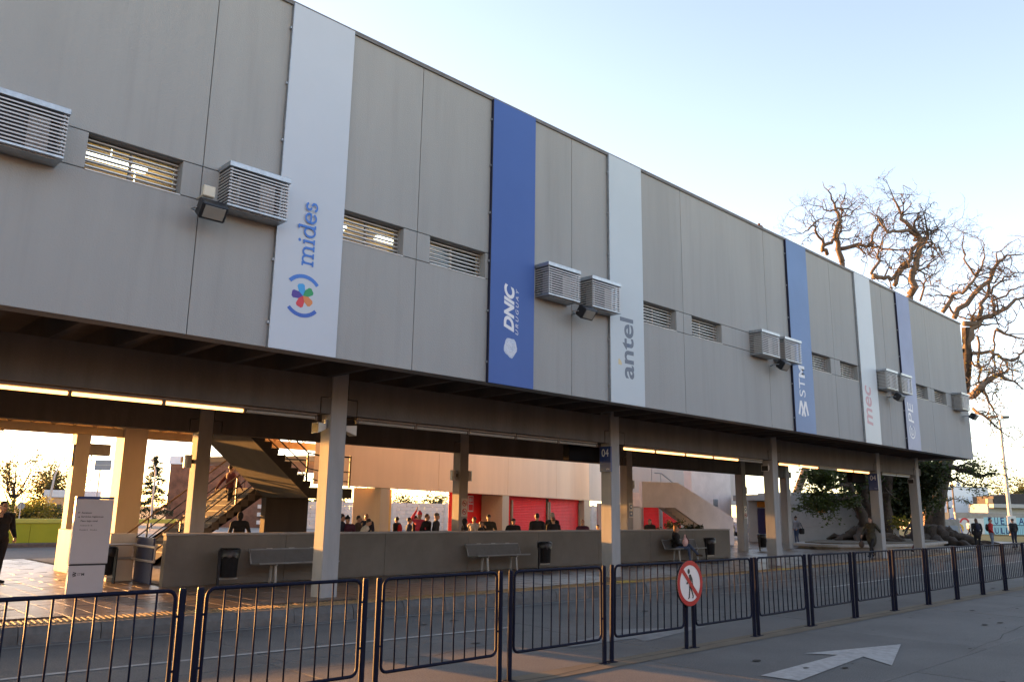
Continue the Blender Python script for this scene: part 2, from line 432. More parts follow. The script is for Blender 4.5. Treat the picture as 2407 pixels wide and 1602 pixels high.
tag(q.build('rear_road', 'road', fix=False), kind='structure')

# ================================================================== station building
YF, ZB, ZT = 11.73, 4.344, 10.42
YB = 22.2
XL, XR = -6.0, 39.1
st = thing('station_building', (16, 16, 0), 'long grey panelled bus station hall raised on concrete columns', 'building')
VX = [XL, -4.1, .22, 4.55, 8.67, 13.0, 17.33, 21.67, 26.05, 30.35, 34.7, XR]
Z1, Z2 = 6.44, 6.985
WIN = [(2.92, 4.25), (7.01, 8.36), (8.98, 10.40), (15.60, 17.01), (17.71, 19.15), (24.34, 25.75), (26.46, 27.84), (32.97, 34.34), (35.07, 36.42)]
g = .006
def pan(x0, x1, z0, z1):
    q = MB(); q.box((x0+g, YF, z0+g), (x1-g, YF+.10, z1-g), .005); q.build('wall_panel', 'facade', st)
for a, b in zip(VX[:-1], VX[1:]):
    pan(a, b, ZB-.004, Z1); pan(a, b, Z2, ZT)
    cuts = [(u, v) for u, v in WIN if u > a-.1 and v < b+.1]
    x = a
    for u, v in cuts:
        if u-x > .05: pan(x, u+g, Z1, Z2)
        x = v-g
    if b-x > .05: pan(x, b, Z1, Z2)
# backing wall with window holes, end walls, rear wall, roof, floor slab
q = MB(); q.box((XL, YF+.104, ZB), (XR-.01, YF+.31, Z1)); q.box((XL, YF+.104, Z2), (XR-.01, YF+.31, ZT-.05))
x = XL
for u, v in WIN + [(XR-.01, 0)]:
    q.box((x, YF+.104, Z1), (u, YF+.31, Z2)); x = v
q.build('front_wall', ['facade'], st)
q = MB(); q.box((XR-.2, YF+.312, ZB), (XR, YB-.2, ZT-.05)); q.build('end_wall', 'facade', st)
q = MB(); q.box((XL, YF+.312, ZB), (XL+.2, YB-.2, ZT-.05)); q.build('end_wall', 'facade', st)
q = MB(); q.box((XL, YB-.2, ZB), (XR, YB, ZT-.05)); q.build('rear_wall', 'facade', st)
q = MB(); q.box((XL+.2, YF+.312, ZT-.32), (XR-.2, YB-.2, ZT-.08)); q.build('roof', 'concrete', st)
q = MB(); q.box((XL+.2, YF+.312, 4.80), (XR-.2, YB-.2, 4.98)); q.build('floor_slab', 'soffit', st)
q = MB(); q.box((XL+.2, YF+.314, 8.05), (XR-.2, YB-.2, 8.15)); q.build('ceiling', 'interior_wall', st)
q = MB(); q.box((XL+.2, 16.2, 4.98), (XR-.2, 16.3, 8.05)); q.build('partition', 'interior_wall', st)
for i, (u, v) in enumerate(WIN):
    if i in (7, 5): continue
    for k in range(3 if i in (0, 1, 2) else 2 if i in (3, 4) else 1):
        q = MB(); cx = u+1.0+.75*k; yy = (14.2, 15.3, 13.2)[k]
        q.box((cx-.6, yy-.06, 7.62), (cx+.6, yy+.06, 7.68)); q.tube([(cx, yy, 7.68), (cx, yy, 8.05)], .01, 5); q.build('interior_lamp', 'interior_lamp', st)
    # dark posts of the inner partition glimpsed through the glass
    q = MB(); q.box((u+1.9, 15.9, 4.99), (u+2.05, 16.0, 8.04)); q.build('inner_post', 'interior_dark', st)
# parapet flashing in lengths
x = XL
while x < XR-.1:
    e = min(x+2.165, XR+.03)
    q = MB(); q.box((x+.003, YF-.035, ZT-.008), (e-.003, YF+.34, ZT+.035), .006); q.box((x+.003, YF-.035, ZT-.05), (e-.003, YF-.022, ZT-.009)); q.build('parapet_flashing', 'flashing', st)
    x = e
# windows
sl = MB(); sl.box((-.5, -.045, -.011), (.5, .045, .011), .004)
for (u, v) in WIN:
    q = MB(); w = v-u; yg = YF+.235
    for (a, b) in (((u+.001, yg, Z1+.001), (v-.001, yg+.05, Z1+.035)), ((u+.001, yg, Z2-.035), (v-.001, yg+.05, Z2-.001)), ((u+.001, yg, Z1+.036), (u+.035, yg+.05, Z2-.036)), ((v-.035, yg, Z1+.036), (v-.001, yg+.05, Z2-.036)), (((u+v)/2-.018, yg, Z1+.036), ((u+v)/2+.018, yg+.05, Z2-.036))):
        q.box(a, b)
    wn_ = q.build('window', 'alu', st)
    q = MB(); q.box((u+.034, yg+.02, Z1+.034), (v-.034, yg+.026, Z2-.034)); q.build('pane', 'pane_glass', wn_)
    for k in range(7):
        z = Z1+.045+k*.0765
        s_ = MB(); s_.box((u+.004, yg-.075, z-.010), (v-.004, yg-.015, z+.012), .004)
        o = s_.build('slat', 'alu', wn_)
    q = MB(); q.box((u+.002, YF-.012, Z1-.012), (v-.002, yg-.001, Z1+.0005)); q.build('sill', 'alu', wn_)
# ribs under the slab
x = XL+.5
while x < XR-.3:
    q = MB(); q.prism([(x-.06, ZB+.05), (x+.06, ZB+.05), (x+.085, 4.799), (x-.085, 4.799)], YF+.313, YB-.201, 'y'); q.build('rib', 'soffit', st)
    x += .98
# columns, corbels and dapped beams
CX = [-.2, 8.31, 16.85, 25.38, 33.87, 38.05]; CW = .36
def column(x, y):
    q = MB()
    c_ = .012; z1 = 4.78
    q.box((x, y, PZ-.03), (x+CW, y+.36, z1), .014)
    o = q.build('column', 'column_light', st)
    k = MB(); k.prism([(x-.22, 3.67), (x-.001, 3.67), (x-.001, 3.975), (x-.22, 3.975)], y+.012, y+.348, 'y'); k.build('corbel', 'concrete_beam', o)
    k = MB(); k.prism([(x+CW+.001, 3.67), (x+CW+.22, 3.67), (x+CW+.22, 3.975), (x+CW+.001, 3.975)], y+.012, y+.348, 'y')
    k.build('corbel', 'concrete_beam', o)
    return o
def beam(xa, xb, y):
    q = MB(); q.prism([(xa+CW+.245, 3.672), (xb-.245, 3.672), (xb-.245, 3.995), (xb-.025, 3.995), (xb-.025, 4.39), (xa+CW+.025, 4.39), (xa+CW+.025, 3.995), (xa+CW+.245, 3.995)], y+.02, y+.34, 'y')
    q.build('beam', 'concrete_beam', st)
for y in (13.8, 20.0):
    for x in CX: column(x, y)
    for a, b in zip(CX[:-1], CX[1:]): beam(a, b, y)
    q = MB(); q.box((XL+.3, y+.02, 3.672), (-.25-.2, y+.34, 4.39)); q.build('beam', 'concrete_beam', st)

# ================================================================== barrier fence
GC = [6.624+1.822*k for k in range(-3, 13)]
FR = random.Random(11)
def fence_panel(xa, xb, bent=False):
    L_ = xb-xa
    pr = thing('barrier_panel', ((xa+xb)/2, 7.0, 0), 'x', 'barrier', 'dark blue tube barrier panels in a row along the road')
    pr.rotation_euler = (FR.gauss(0, .006), FR.gauss(0, .003), FR.gauss(0, .004)); pr.location.y += FR.gauss(0, .008)
    h = L_/2-.135; r_ = .07; zt, zb = 1.19, .30
    pts = []
    for cx, cz, a0 in ((h-r_, zt-r_, 0), (-h+r_, zt-r_, 90), (-h+r_, zb+r_, 180), (h-r_, zb+r_, 270)):
        for k in range(5):
            a = R(a0+k*22.5); pts.append((cx+r_*math.cos(a), 0, cz+r_*math.sin(a)))
    q = MB(); q.tube(pts, .0165, 8, closed=True); q.build('frame', 'fence_blue', pr, smooth=True, world=False)
    me = bar_me
    for k in range(9):
        if bent and k == 0:
            c = MB(); c.tube([(0, 0, .01), (.01, .0, .3), (.045, .015, .55), (.02, .01, .75), (0, 0, .88)], .0085, 6); c = c.build('bar', 'fence_blue', pr, smooth=True, world=False); c.location = (-h+(k+1)*2*h/10, 0, zb); continue
        inst(me, 'bar', (-h+(k+1)*2*h/10+FR.gauss(0, .003), 0, zb), pr, (0, FR.gauss(0, .004), 0))
    for s_ in (-1, 1):
        px = s_*(L_/2-.077)
        o = inst(post_me, 'post', (px, 0, 0), pr)
        for z in (.55, .98):
            c = MB(); c.tube([(0, 0, z), (-s_*.058, 0, z)], .011, 6); c.build('clip', 'fence_blue', o, world=False)
    return pr
q = MB(); q.tube([(0, 0, .01), (0, 0, .88)], .0085, 6); bar_me = q.mesh('bar', 'fence_blue', True)
q = MB(); q.tube([(0, 0, 0), (0, 0, 1.185), (0, 0, 1.205)], [.029, .029, .024], 10); q.box((-.055, -.055, 0), (.055, .055, .012), .003)
post_me = q.mesh('post', 'fence_blue', False)
ordw = ['first', 'second', 'third', 'fourth', 'fifth', 'sixth', 'seventh', 'eighth', 'ninth', 'tenth', 'eleventh', 'twelfth', 'thirteenth', 'fourteenth', 'fifteenth', 'sixteenth']
for i in range(len(GC)-1):
    pr = fence_panel(GC[i], GC[i+1], i == 6)
    pr['label'] = ('nearest dark blue barrier panel, cut by the left picture edge' if i == 0 else
                   'dark blue barrier panel just left of the round sign' if i == 4 else
                   'dark blue barrier panel just right of the round sign' if i == 5 else
                   'dark blue barrier panel with a bent bar, second right of the round sign' if i == 6 else
                   'dark blue tube barrier panel, %s from the left in the row' % ordw[i])

# ================================================================== banners on the facade
mat('bn_mides', (0.54, 0.60, 0.66), 0.4, var=0.03, scale=.6, spec=0.12)
mat('bn_dnic', (0.068, 0.135, 0.378), 0.4, var=0.05, scale=.6, spec=0.12)
mat('bn_antel', (0.516, 0.585, 0.619), 0.4, var=0.03, scale=.6, spec=0.12)
mat('bn_stm', (0.141, 0.238, 0.440), 0.4, var=0.12, scale=.35, spec=0.12)
mat('bn_mec', (0.568, 0.619, 0.645), 0.4, var=0.03, scale=.6, spec=0.12)
mat('bn_cpe', (0.220, 0.264, 0.422), 0.4, var=0.16, scale=.35, spec=0.12)
mat('bn_edge', (0.012, 0.014, 0.04), 0.5, var=0)
mat('t_blue', (0.06, 0.20, 0.60), 0.5, var=0); mat('t_blue2', (0.05, 0.13, 0.48), 0.5, var=0)
mat('t_white', (0.74, 0.76, 0.78), 0.5, var=0); mat('t_pale', (0.50, 0.58, 0.70), 0.5, var=0.2, scale=30)
mat('t_grey', (0.13, 0.16, 0.21), 0.5, var=0); mat('t_gold', (0.62, 0.52, 0.30), 0.5, var=0)
mat('t_rose', (0.52, 0.30, 0.34), 0.5, var=0); mat('t_black', (0.02, 0.02, 0.024), 0.5, var=0)
mat('t_cyan', (0.05, 0.35, 0.72), 0.5, var=0); mat('t_green', (0.03, 0.32, 0.12), 0.5, var=0)
mat('t_orange', (0.68, 0.24, 0.08), 0.5, var=0); mat('t_red', (0.62, 0.05, 0.07), 0.5, var=0); mat('t_purple', (0.08, 0.05, 0.30), 0.5, var=0)

YT = 11.648
def fit_text(txt, z0, z1, xb, xt, matn, parent, name='lettering', **kw):
    """upright lettering turned to read upwards: from z0 to z1, baseline at x=xb, tops at x=xt"""
    me = text_mesh(txt, 1.0, ext=0.0, **kw)
    co = np.empty(len(me.vertices)*3); me.vertices.foreach_get('co', co); co = co.reshape(-1, 3)
    mn, mx_ = co.min(0), co.max(0)
    u = (co[:, 0]-mn[0])/(mx_[0]-mn[0]); v = (co[:, 1]-mn[1])/(mx_[1]-mn[1])
    out = np.stack([xb+(xt-xb)*v, np.full(len(co), YT), z0+(z1-z0)*u], 1)
    me.vertices.foreach_set('co', out.ravel()); me.update()
    me.materials.clear(); me.materials.append(MATS[matn])
    if sum((p.normal.y*p.area) for p in me.polygons) > 0: me.flip_normals()
    o = bpy.data.objects.new(name, me); COL.objects.link(o); o.parent = parent
    off = Vector((0, 0, 0)); qq = parent
    while qq: off += qq.location; qq = qq.parent
    me.transform(Matrix.Translation(-off))
    return o
def flat(poly, matn, parent, name='emblem', y=YT):
    q = MB(); q.add([(x, y, z) for x, z in poly], [tuple(range(len(poly)))])
    o = q.build(name, matn, parent, fix=False)
    if o.data.polygons[0].normal.y > 0: o.data.flip_normals()
    return o
def flat_multi(polys, matn, parent, name='emblem', y=YT):
    q = MB()
    for i_, poly in enumerate(polys):
        y -= .00035
        ar = sum(poly[i][0]*poly[(i+1) % len(poly)][1]-poly[(i+1) % len(poly)][0]*poly[i][1] for i in range(len(poly)))
        if ar < 0: poly = poly[::-1]
        q.add([(x, y, z) for x, z in poly], [tuple(range(len(poly)))])
    return q.build(name, matn, parent, fix=False)
def arc_band(cx, cz, r, w, a0, a1, n=14):
    o_ = [(cx+(r+w/2)*math.cos(R(a0+(a1-a0)*k/n)), cz+(r+w/2)*math.sin(R(a0+(a1-a0)*k/n))) for k in range(n+1)]
    i_ = [(cx+(r-w/2)*math.cos(R(a0+(a1-a0)*k/n)), cz+(r-w/2)*math.sin(R(a0+(a1-a0)*k/n))) for k in range(n+1)]
    return [[o_[k], o_[k+1], i_[k+1], i_[k]] for k in range(n)]
def banner(xa, xb, matn, label):
    o = thing('banner', ((xa+xb)/2, YF-.04, ZB), label, 'banner', 'vertical banners fixed to the facade')
    q = MB(); q.box((xa, YT+.0015, ZB-.012), (xb, YF-.012, ZT-.03), .003); q.build('board', matn, o)
    q = MB()
    for z in np.linspace(ZB+.4, ZT-.5, 6):
        q.box((xa-.035, YF-.05, z-.02), (xa-.001, YF-.013, z+.02))
    q.build('clip', 'galv', o); 
    q = MB(); q.box((xa-.012, YT+.004, ZB-.008), (xa-.0005, YF-.013, ZT-.034)); q.build('edge_trim', 'bn_edge' if matn in ('bn_stm', 'bn_cpe', 'bn_dnic') else 'galv', o)
    return o
b1 = banner(5.82, 7.03, 'bn_mides', 'white banner with blue lettering mides and a coloured star')
b2 = banner(10.48, 11.73, 'bn_dnic', 'deep blue banner with white italic letters DNIC')
b3 = banner(14.26, 15.52, 'bn_antel', 'white banner with grey lettering antel')
b4 = banner(22.97, 24.27, 'bn_stm', 'mid blue banner with white chevrons and letters STM')
b5 = banner(27.92, 29.20, 'bn_mec', 'white banner with faded red lettering mec')
b6 = banner(31.62, 32.89, 'bn_cpe', 'violet blue banner with ringed letters CPE, nearest the far end')
# mides: slab letters from strokes.  u runs up the board, v runs left
def strokes(segs, th, u0, v0, su, sv):
    polys = []
    for pts in segs:
        for (a, b) in zip(pts[:-1], pts[1:]):
            d = Vector((b[0]-a[0], b[1]-a[1])); L_ = max(d.length, 1e-6); n = Vector((-d.y, d.x))/L_*th/2; e = d/L_*th*.18
            a_ = Vector(a)-e; b_ = Vector(b)+e
            polys.append([tuple(a_+n), tuple(b_+n), tuple(b_-n), tuple(a_-n)])
    return [[(v0-p[1]*sv, u0+p[0]*su) for p in pl] for pl in polys]
def circ(cx, cy, rx, ry, a0, a1, n=14):
    return [(cx+rx*math.cos(R(a0+(a1-a0)*k/n)), cy+ry*math.sin(R(a0+(a1-a0)*k/n))) for k in range(n+1)]
def sf(x, w=.30): return [(x-w/2, .045), (x+w/2, .045)]
S_ = []
S_ += [[(.22, 0), (.22, .92)], [(.05, .95), (.26, .95)], circ(.47, .62, .25, .33, 170, 0), [(.72, .62), (.72, 0)], circ(.97, .62, .25, .33, 170, 0), [(1.22, .62), (1.22, 0)], sf(.22), sf(.72), sf(1.22)]
S_ += [[(1.66, 0), (1.66, .95)], [(1.5, .95), (1.7, .95)], sf(1.66)]
S_ += [circ(2.28, .5, .30, .46, 0, 360, 22), [(2.60, 0), (2.60, 1.5)], [(2.42, 1.5), (2.62, 1.5)], [(2.60, .045), (2.75, .045)]]
S_ += [circ(3.22, .5, .31, .46, 12, 325, 22), [(2.93, .52), (3.52, .52)]]
S_ += [circ(3.98, .74, .22, .22, 20, 250, 14), circ(3.98, .27, .24, .24, 70, -170, 14)]
flat_multi(strokes(S_, .155, 5.775, 6.49, 1.10/4.24, .205), 't_blue', b1, 'lettering')
flat([(6.49-.205*(1.32+.13*math.sin(t)), 5.775+(1.66+.11*math.cos(t))*1.10/4.24) for t in np.linspace(0, 6.1, 10)], 't_blue', b1, 'lettering')
flat_multi(arc_band(6.35, 5.27, .33, .065, 40, 140), 't_blue', b1)
flat_multi(arc_band(6.35, 5.27, .33, .065, 222, 318), 't_blue2', b1)
for a, mm in ((106, 't_cyan'), (36, 't_green'), (-38, 't_orange'), (-108, 't_red'), (178, 't_purple')):
    ca, sa = math.cos(R(a)), math.sin(R(a))
    pts = [(0, 0), (.075, -.058), (.17, -.07), (.20, -.045), (.205, .035), (.175, .065), (.08, .06)]
    flat([(6.35+p*ca-q_*sa, 5.27+p*sa+q_*ca) for p, q_ in pts], mm, b1)
fit_text('DNIC', 5.44, 6.43, 11.15, 10.86, 't_white', b2, shear=.3, offset=.045)
fit_text('URUGUAY', 5.40, 6.37, 11.27, 11.19, 't_white', b2, shear=.3, space=1.5)
blob = [(11.06+.185*r_*math.cos(t), 5.11+.205*r_*math.sin(t)) for t, r_ in zip(np.linspace(0, 6.0, 18), [1, .95, 1.02, 1.05, .9, .95, 1.05, 1, .92, 1.0, 1.08, 1, .9, 1, 1.1, .95, .9, 1])]
flat(blob, 't_pale', b2)
for k in range(4):
    flat_multi(arc_band(11.06, 5.11, .04+.036*k, .012, 20+40*k, 250+50*k, 12), 't_white', b2, 'emblem_line', YT-.001)
fit_text('antel', 4.94, 6.39, 15.11, 14.60, 't_grey', b3, offset=.02)
flat([(14.52, 5.24), (14.64, 5.23), (14.66, 5.27), (14.62, 5.34), (14.55, 5.38), (14.52, 5.36)], 't_gold', b3)
fit_text('ST', 5.43, 6.0, 23.68, 23.30, 't_white', b4)
fit_text('M', 6.03, 6.40, 23.70, 23.32, 't_white', b4, offset=.05)
for dx in (0, 1):
    z0 = 4.86
    pass
chev = []
for k, (za, s_) in enumerate(((0, 1), (.0, -1))):
    for j in range(3):
        pass
def bar2(p, q_, w):
    d = Vector((q_[0]-p[0], q_[1]-p[1])); n = Vector((-d.y, d.x)).normalized()*w/2
    return [(p[0]+n.x, p[1]+n.y), (q_[0]+n.x, q_[1]+n.y), (q_[0]-n.x, q_[1]-n.y), (p[0]-n.x, p[1]-n.y)]
def stm_logo(cx, cz, s_, up_=True):
    # three nested strokes of a double chevron
    P = []
    for a, b in (((-.42, -.30), (-.22, .34)), ((-.20, .34), (.02, -.20)), ((-.14, -.36), (.0, .02)), ((.0, .02), (.16, -.36)), ((.0, -.2), (.22, .34)), ((.24, .34), (.44, -.30))):
        P.append(bar2((cx+a[0]*s_, cz+a[1]*s_), (cx+b[0]*s_, cz+b[1]*s_), .15*s_))
    return P
flat_multi(stm_logo(23.49, 5.07, .66), 't_white', b4)
fit_text('mec', 4.95, 6.34, 28.60, 28.10, 't_rose', b5, offset=.018, shear=.15)
fit_text('PE', 5.36, 6.12, 32.36, 31.86, 't_white', b6, shear=.1)
flat_multi(arc_band(32.12, 5.02, .25, .055, 120, 420), 't_white', b6); flat_multi(arc_band(32.12, 5.02, .13, .04, 90, 400), 't_white', b6)
flat_multi([bar2((32.12, 4.92), (32.12, 5.14), .035)], 't_white', b6, 'emblem_bar')

# ================================================================== louvred vent boxes and floodlights
def vent_proto():
    o = thing('vent_box', (0, 0, 0), 'x', 'vent box', 'louvred vent boxes on the facade')
    W_, D_, H_ = 1.0, .40, .71      # local: x 0..W, y -D..0, z 0..H
    q = MB(); q.box((-.015, -D_-.015, H_-.085), (W_+.015, -.001, H_), .006); q.build('cap', 'galv', o, world=False)
    q = MB(); q.box((0, -D_, -.005), (W_, -.002, .03), .004); q.box((.08, -D_+.06, -.018), (W_-.08, -.08, -.006)); q.build('tray', 'galv', o, world=False)
    for k in range(11):
        z = .055+k*.052
        s_ = MB()
        s_.prism([(-D_-.004, z-.004), (-D_+.024, z+.008), (-D_+.024, z+.016), (-D_-.004, z+.016)], .0, W_, 'x')
        s_.build('front_slat', 'slat_white', o, world=False)
        for xx in (.002, W_-.022):
            s_ = MB(); s_.box((xx, -D_+.03, z-.002), (xx+.02, -.004, z+.018)); s_.build('side_slat', 'alu', o, world=False)
    for xx in (.03, W_-.055):
        s_ = MB(); s_.box((xx, -D_+.026, .031), (xx+.025, -D_+.05, H_-.086)); s_.build('upright', 'galv', o, world=False)
    s_ = MB(); s_.box((.01, -.014, .032), (.99, -.004, .62)); s_.build('shade_panel', 'dark', o, world=False)  # dark sheet standing for the shade inside the box
    s_ = MB(); s_.box((.2, -.27, .032), (.82, -.02, .56), .01); u_ = s_.build('cooling_unit', 'unit', o, world=False)
    s_ = MB(); s_.box((.24, -.279, .08), (.56, -.271, .52)); s_.build('fan_grille', 'dark', u_, world=False)
    return o
VENT = [(1.56, 'vent box cut by the left picture edge'), (4.81, 'louvred vent box just left of the mides banner'), (11.83, 'louvred vent box touching the deep blue banner'), (13.24, 'louvred vent box overlapping the antel banner'),
        (20.60, 'louvred vent box left of the pair by the STM banner'), (21.93, 'louvred vent box overlapping the STM banner'), (29.26, 'louvred vent box right of the mec banner'), (30.62, 'louvred vent box overlapping the CPE banner'), (37.02, 'lone louvred vent box at the far end of the facade')]
vp = vent_proto()
for i, (x, lb) in enumerate(VENT):
    o = vp if i == 0 else copy_tree(vp)
    o.location = (x, YF-.006 if not (i in (3, 5, 7)) else YF-.006, 6.335); o['label'] = lb
    if i == 0: o['label'] = 'louvred vent box cut off by the left picture edge'
def flood_proto():
    o = thing('floodlight', (0, 0, 0), 'x', 'floodlight', 'black floodlights below the vent boxes')
    rx = Matrix.Rotation(R(38), 4, 'X')
    q = MB(); q.box((-.20, -.11, -.13), (.20, .10, .13), .02)
    q.v = [tuple(rx @ Vector(v)) for v in q.v]; h = q.build('housing', 'black_metal', o, world=False)
    q = MB(); q.box((-.155, -.118, -.095), (.155, -.1095, .095), .003); q.v = [tuple(rx @ Vector(v)) for v in q.v]; q.build('lens', 'lampglass', h, world=False)
    for k in range(6):
        q = MB(); q.box((-.16+k*.06, .1, -.1), (-.148+k*.06, .13, .1)); q.v = [tuple(rx @ Vector(v)) for v in q.v]; q.build('fin', 'black_metal', h, world=False)
    q = MB(); q.tube([(-.225, .02, 0), (-.225, .2, .02), (-.1, .30, .03), (.1, .30, .03), (.225, .2, .02), (.225, .02, 0)], .012, 6); q.tube([(0, .3, .03), (0, .42, .03)], .02, 6); q.build('bracket', 'galv', o, world=False)
    return o
FL = [(4.58, 6.17, 'black floodlight with beige box on top, left of the mides banner'), (13.0, 6.14, 'black floodlight under the vent pair by the antel banner'), (21.72, 6.14, 'black floodlight under the vent pair by the STM banner'), (30.2, 6.10, 'black floodlight under the vent pair by the CPE banner'), (38.25, 6.12, 'black floodlight at the far end of the facade')]
fp = flood_proto()
for i, (x, z, lb) in enumerate(FL):
    o = fp if i == 0 else copy_tree(fp)
    o.location = (x, YF-.425, z); o['label'] = lb
q = MB(); q.box((4.42, YF-.45, 6.36), (4.60, YF-.36, 6.53), .012); q.tube([(4.51, YF-.36, 6.45), (4.51, YF, 6.45)], .015, 6)
tag(q.build('junction_box', 'beige_plastic'), 'small beige junction box above the leftmost floodlight', 'box')
# bird on the parapet
q = MB(); q.ell((21.78, YF+.1, ZT+.10), (.10, .06, .06)); q.ell((21.68, YF+.1, ZT+.16), (.045, .04, .045)); q.tube([(21.86, YF+.1, ZT+.09), (22.0, YF+.1, ZT+.06)], [.03, .012], 6); q.tube([(21.645, YF+.1, ZT+.16), (21.61, YF+.1, ZT+.155)], [.012, .003], 5); q.tube([(21.77, YF+.1, ZT+.02), (21.78, YF+.1, ZT+.08)], .008, 5)
mat('bird', (0.22, 0.10, 0.05), 0.8, var=0.3, scale=40)
tag(q.build('bird', 'bird', smooth=True), 'small brown bird perched on the roof edge', 'bird')

# ================================================================== tube lights below the front beam
def tube_proto(lit):
    o = thing('tube_light', (0, 0, 0), 'x', 'lamp')
    q = MB(); q.box((-.735, -.05, 0), (.735, .05, .05), .006); q.build('batten', 'batten', o, world=False)
    q = MB(); q.tube([(-.70, 0, -.04), (.70, 0, -.04)], .032, 10); q.build('tube', 'tube_lit' if lit else 'tube_off', o, smooth=False, world=False)
    for s_ in (-1, 1):
        q = MB(); q.box((s_*.735-.018, -.035, -.08), (s_*.735+.018, .035, -.001), .006); q.build('end_cap', 'batten', o, world=False)
    return o
pl_, po_ = tube_proto(True), tube_proto(False)
used = {True: False, False: False}
T = [(s_, True) for s_ in (.85, 2.35, 3.72-.75+.0, 4.40, 5.80)]
T = []
def tl(x, lit, lb):
    o = (pl_ if lit else po_)
    if used[lit]: o = copy_tree(o)
    used[lit] = True
    o.location = (x, 13.95, 3.618); o['label'] = lb; o['group'] = 'lit tube lights under the front beam' if lit else 'unlit tube lights under the front beam'
tl(2.95, True, 'lit tube light at the left picture edge'); tl(4.42, True, 'lit tube light, second from the left picture edge'); tl(5.86, True, 'lit tube light ending just left of an unlit one near the first column')
tl(7.33, False, 'unlit tube light just left of the first front column')
for k, lb in enumerate(('nearest the first column', 'second from the first column', 'middle one between the first two columns', 'fourth from the first column', 'next to the first sign 04')): tl(9.72+1.49*k, False, 'unlit tube light between the first two columns, '+lb)
for k, lb in enumerate(('first right of the nearer sign 04', 'second right of the nearer sign 04', 'third right of the nearer sign 04', 'fourth right of the nearer sign 04')): tl(18.25+1.49*k, True, 'lit tube light, '+lb)
tl(24.2, False, 'unlit tube light just left of the third front column')
tl(26.75, True, 'lit tube light just right of the third front column'); tl(28.24, True, 'lit tube light, second right of the third front column'); tl(29.75, False, 'unlit tube light between two lit pairs')
tl(31.2, True, 'lit tube light two before the farther sign 04'); tl(32.7, True, 'lit tube light just before the farther sign 04')
tl(35.4, False, 'unlit tube light beyond the farther sign 04'); tl(36.9, False, 'unlit tube light by the last front column')

# ================================================================== things fixed to the columns
mat('matt_black', (0.012, 0.012, 0.013), 0.9, var=.1, spec=.05)
mat('sign_blue', (0.016, 0.045, 0.17), 0.45, var=0.06, coat=.3)
mat('sign_grey', (0.26, 0.30, 0.35), 0.5, var=0.05)
mat('sign_plate', (0.52, 0.50, 0.46), 0.5, var=0.06)
mat('sign_red', (0.42, 0.02, 0.02), 0.4, var=0.1, scale=8)
mat('sign_white', (0.74, 0.73, 0.71), 0.5, var=0.05)
mat('sign_edge', (0.01, 0.01, 0.012), 0.5, var=0)
mat('speaker_white', (0.58, 0.56, 0.5), 0.5, var=0.08)
def text_on(txt, M4, length, height, matn, parent, name='lettering', **kw):
    """lettering in a plane: M4 maps local x,y,z to the parent's space"""
    me = text_mesh(txt, 1.0, ext=0.0, **kw)
    co = np.empty(len(me.vertices)*3); me.vertices.foreach_get('co', co); co = co.reshape(-1, 3)
    mn, mx_ = co.min(0), co.max(0)
    co[:, 0] = (co[:, 0]-mn[0])/(mx_[0]-mn[0])*length; co[:, 1] = (co[:, 1]-mn[1])/(mx_[1]-mn[1])*height; co[:, 2] = 0
    me.vertices.foreach_set('co', co.ravel()); me.update()
    return place_text(me, name, matn, M4, parent)
def MX(o, ex, ey):
    ex = Vector(ex); ey = Vector(ey); ez = ex.cross(ey); m_ = Matrix.Identity(4)
    for i in range(3): m_[i][0] = ex[i]; m_[i][1] = ey[i]; m_[i][2] = ez[i]; m_[i][3] = o[i]
    return m_
def number_sign(x, y, z, num, matn, lb, tm='t_white'):
    o = thing('number_sign', (x, y, z), lb, 'sign')
    q = MB(); q.box((-.055, -.02, 0), (-.002, .36, .67), .004); q.build('board', matn, o, world=False)
    # faces -X : reading direction runs towards -Y
    text_on(num, MX((-.057, .285, .40), (0, -1, 0), (0, 0, 1)), .235, .2, tm, o)
    text_on('STM', MX((-.057, .13, .05), (0, -1, 0), (0, 0, 1)), .1, .035, tm, o)
    return o
number_sign(16.85, 13.79, 2.92, '04', 'sign_blue', 'blue sign numbered 04 on the second front column')
number_sign(33.87, 13.79, 2.90, '04', 'sign_blue', 'blue sign numbered 04 on the farther column before the tree')
for (x, lb) in ((16.85, 'dark unlit display box left of the nearer sign 04'), (33.87, 'dark unlit display box left of the farther sign 04')):
    o = thing('display_box', (x+.55, 14.5, 3.2), lb, 'display')
    q = MB(); q.box((-1.55, -.11, 0), (-.32, .11, .40), .01); c_ = q.build('case', 'matt_black', o, world=False)
    q = MB(); q.box((-1.50, -.114, .05), (-.38, -.111, .35)); q.build('screen', 'matt_black', c_, world=False)
    for xx in (-1.3, -.4):
        q = MB(); q.tube([(xx, 0, .36), (xx, 0, .5)], .02, 6); q.build('hanger', 'dark', o, world=False)
def speaker(x, y, z, s_, lb):
    o = thing('loudspeaker', (x, y, z), lb, 'loudspeaker', 'horn loudspeakers on the front columns')
    q = MB(); q.add([(0, -.06, -.05), (0, .06, -.05), (0, .06, .06), (0, -.06, .06), (s_*.2, -.13, -.13), (s_*.2, .13, -.13), (s_*.2, .13, .07), (s_*.2, -.13, .07)], [(0,1,2,3), (4,5,6,7), (0,1,5,4), (1,2,6,5), (2,3,7,6), (3,0,4,7)])
    q.build('horn', 'speaker_white', o, world=False)
    q = MB(); q.box((s_*.2005, -.115, -.115), (s_*.203, .115, .055)); q.build('grille', 'dark', o, world=False)
    q = MB(); q.box((-.05*s_, -.03, -.02), (-.001*s_, .03, .14)); q.build('bracket', 'galv', o, world=False)
speaker(8.26, 13.95, 3.42, -1, 'small pale loudspeaker on the left side of the first front column')
speaker(8.72, 13.95, 3.42, 1, 'small pale loudspeaker on the right side of the first front column')
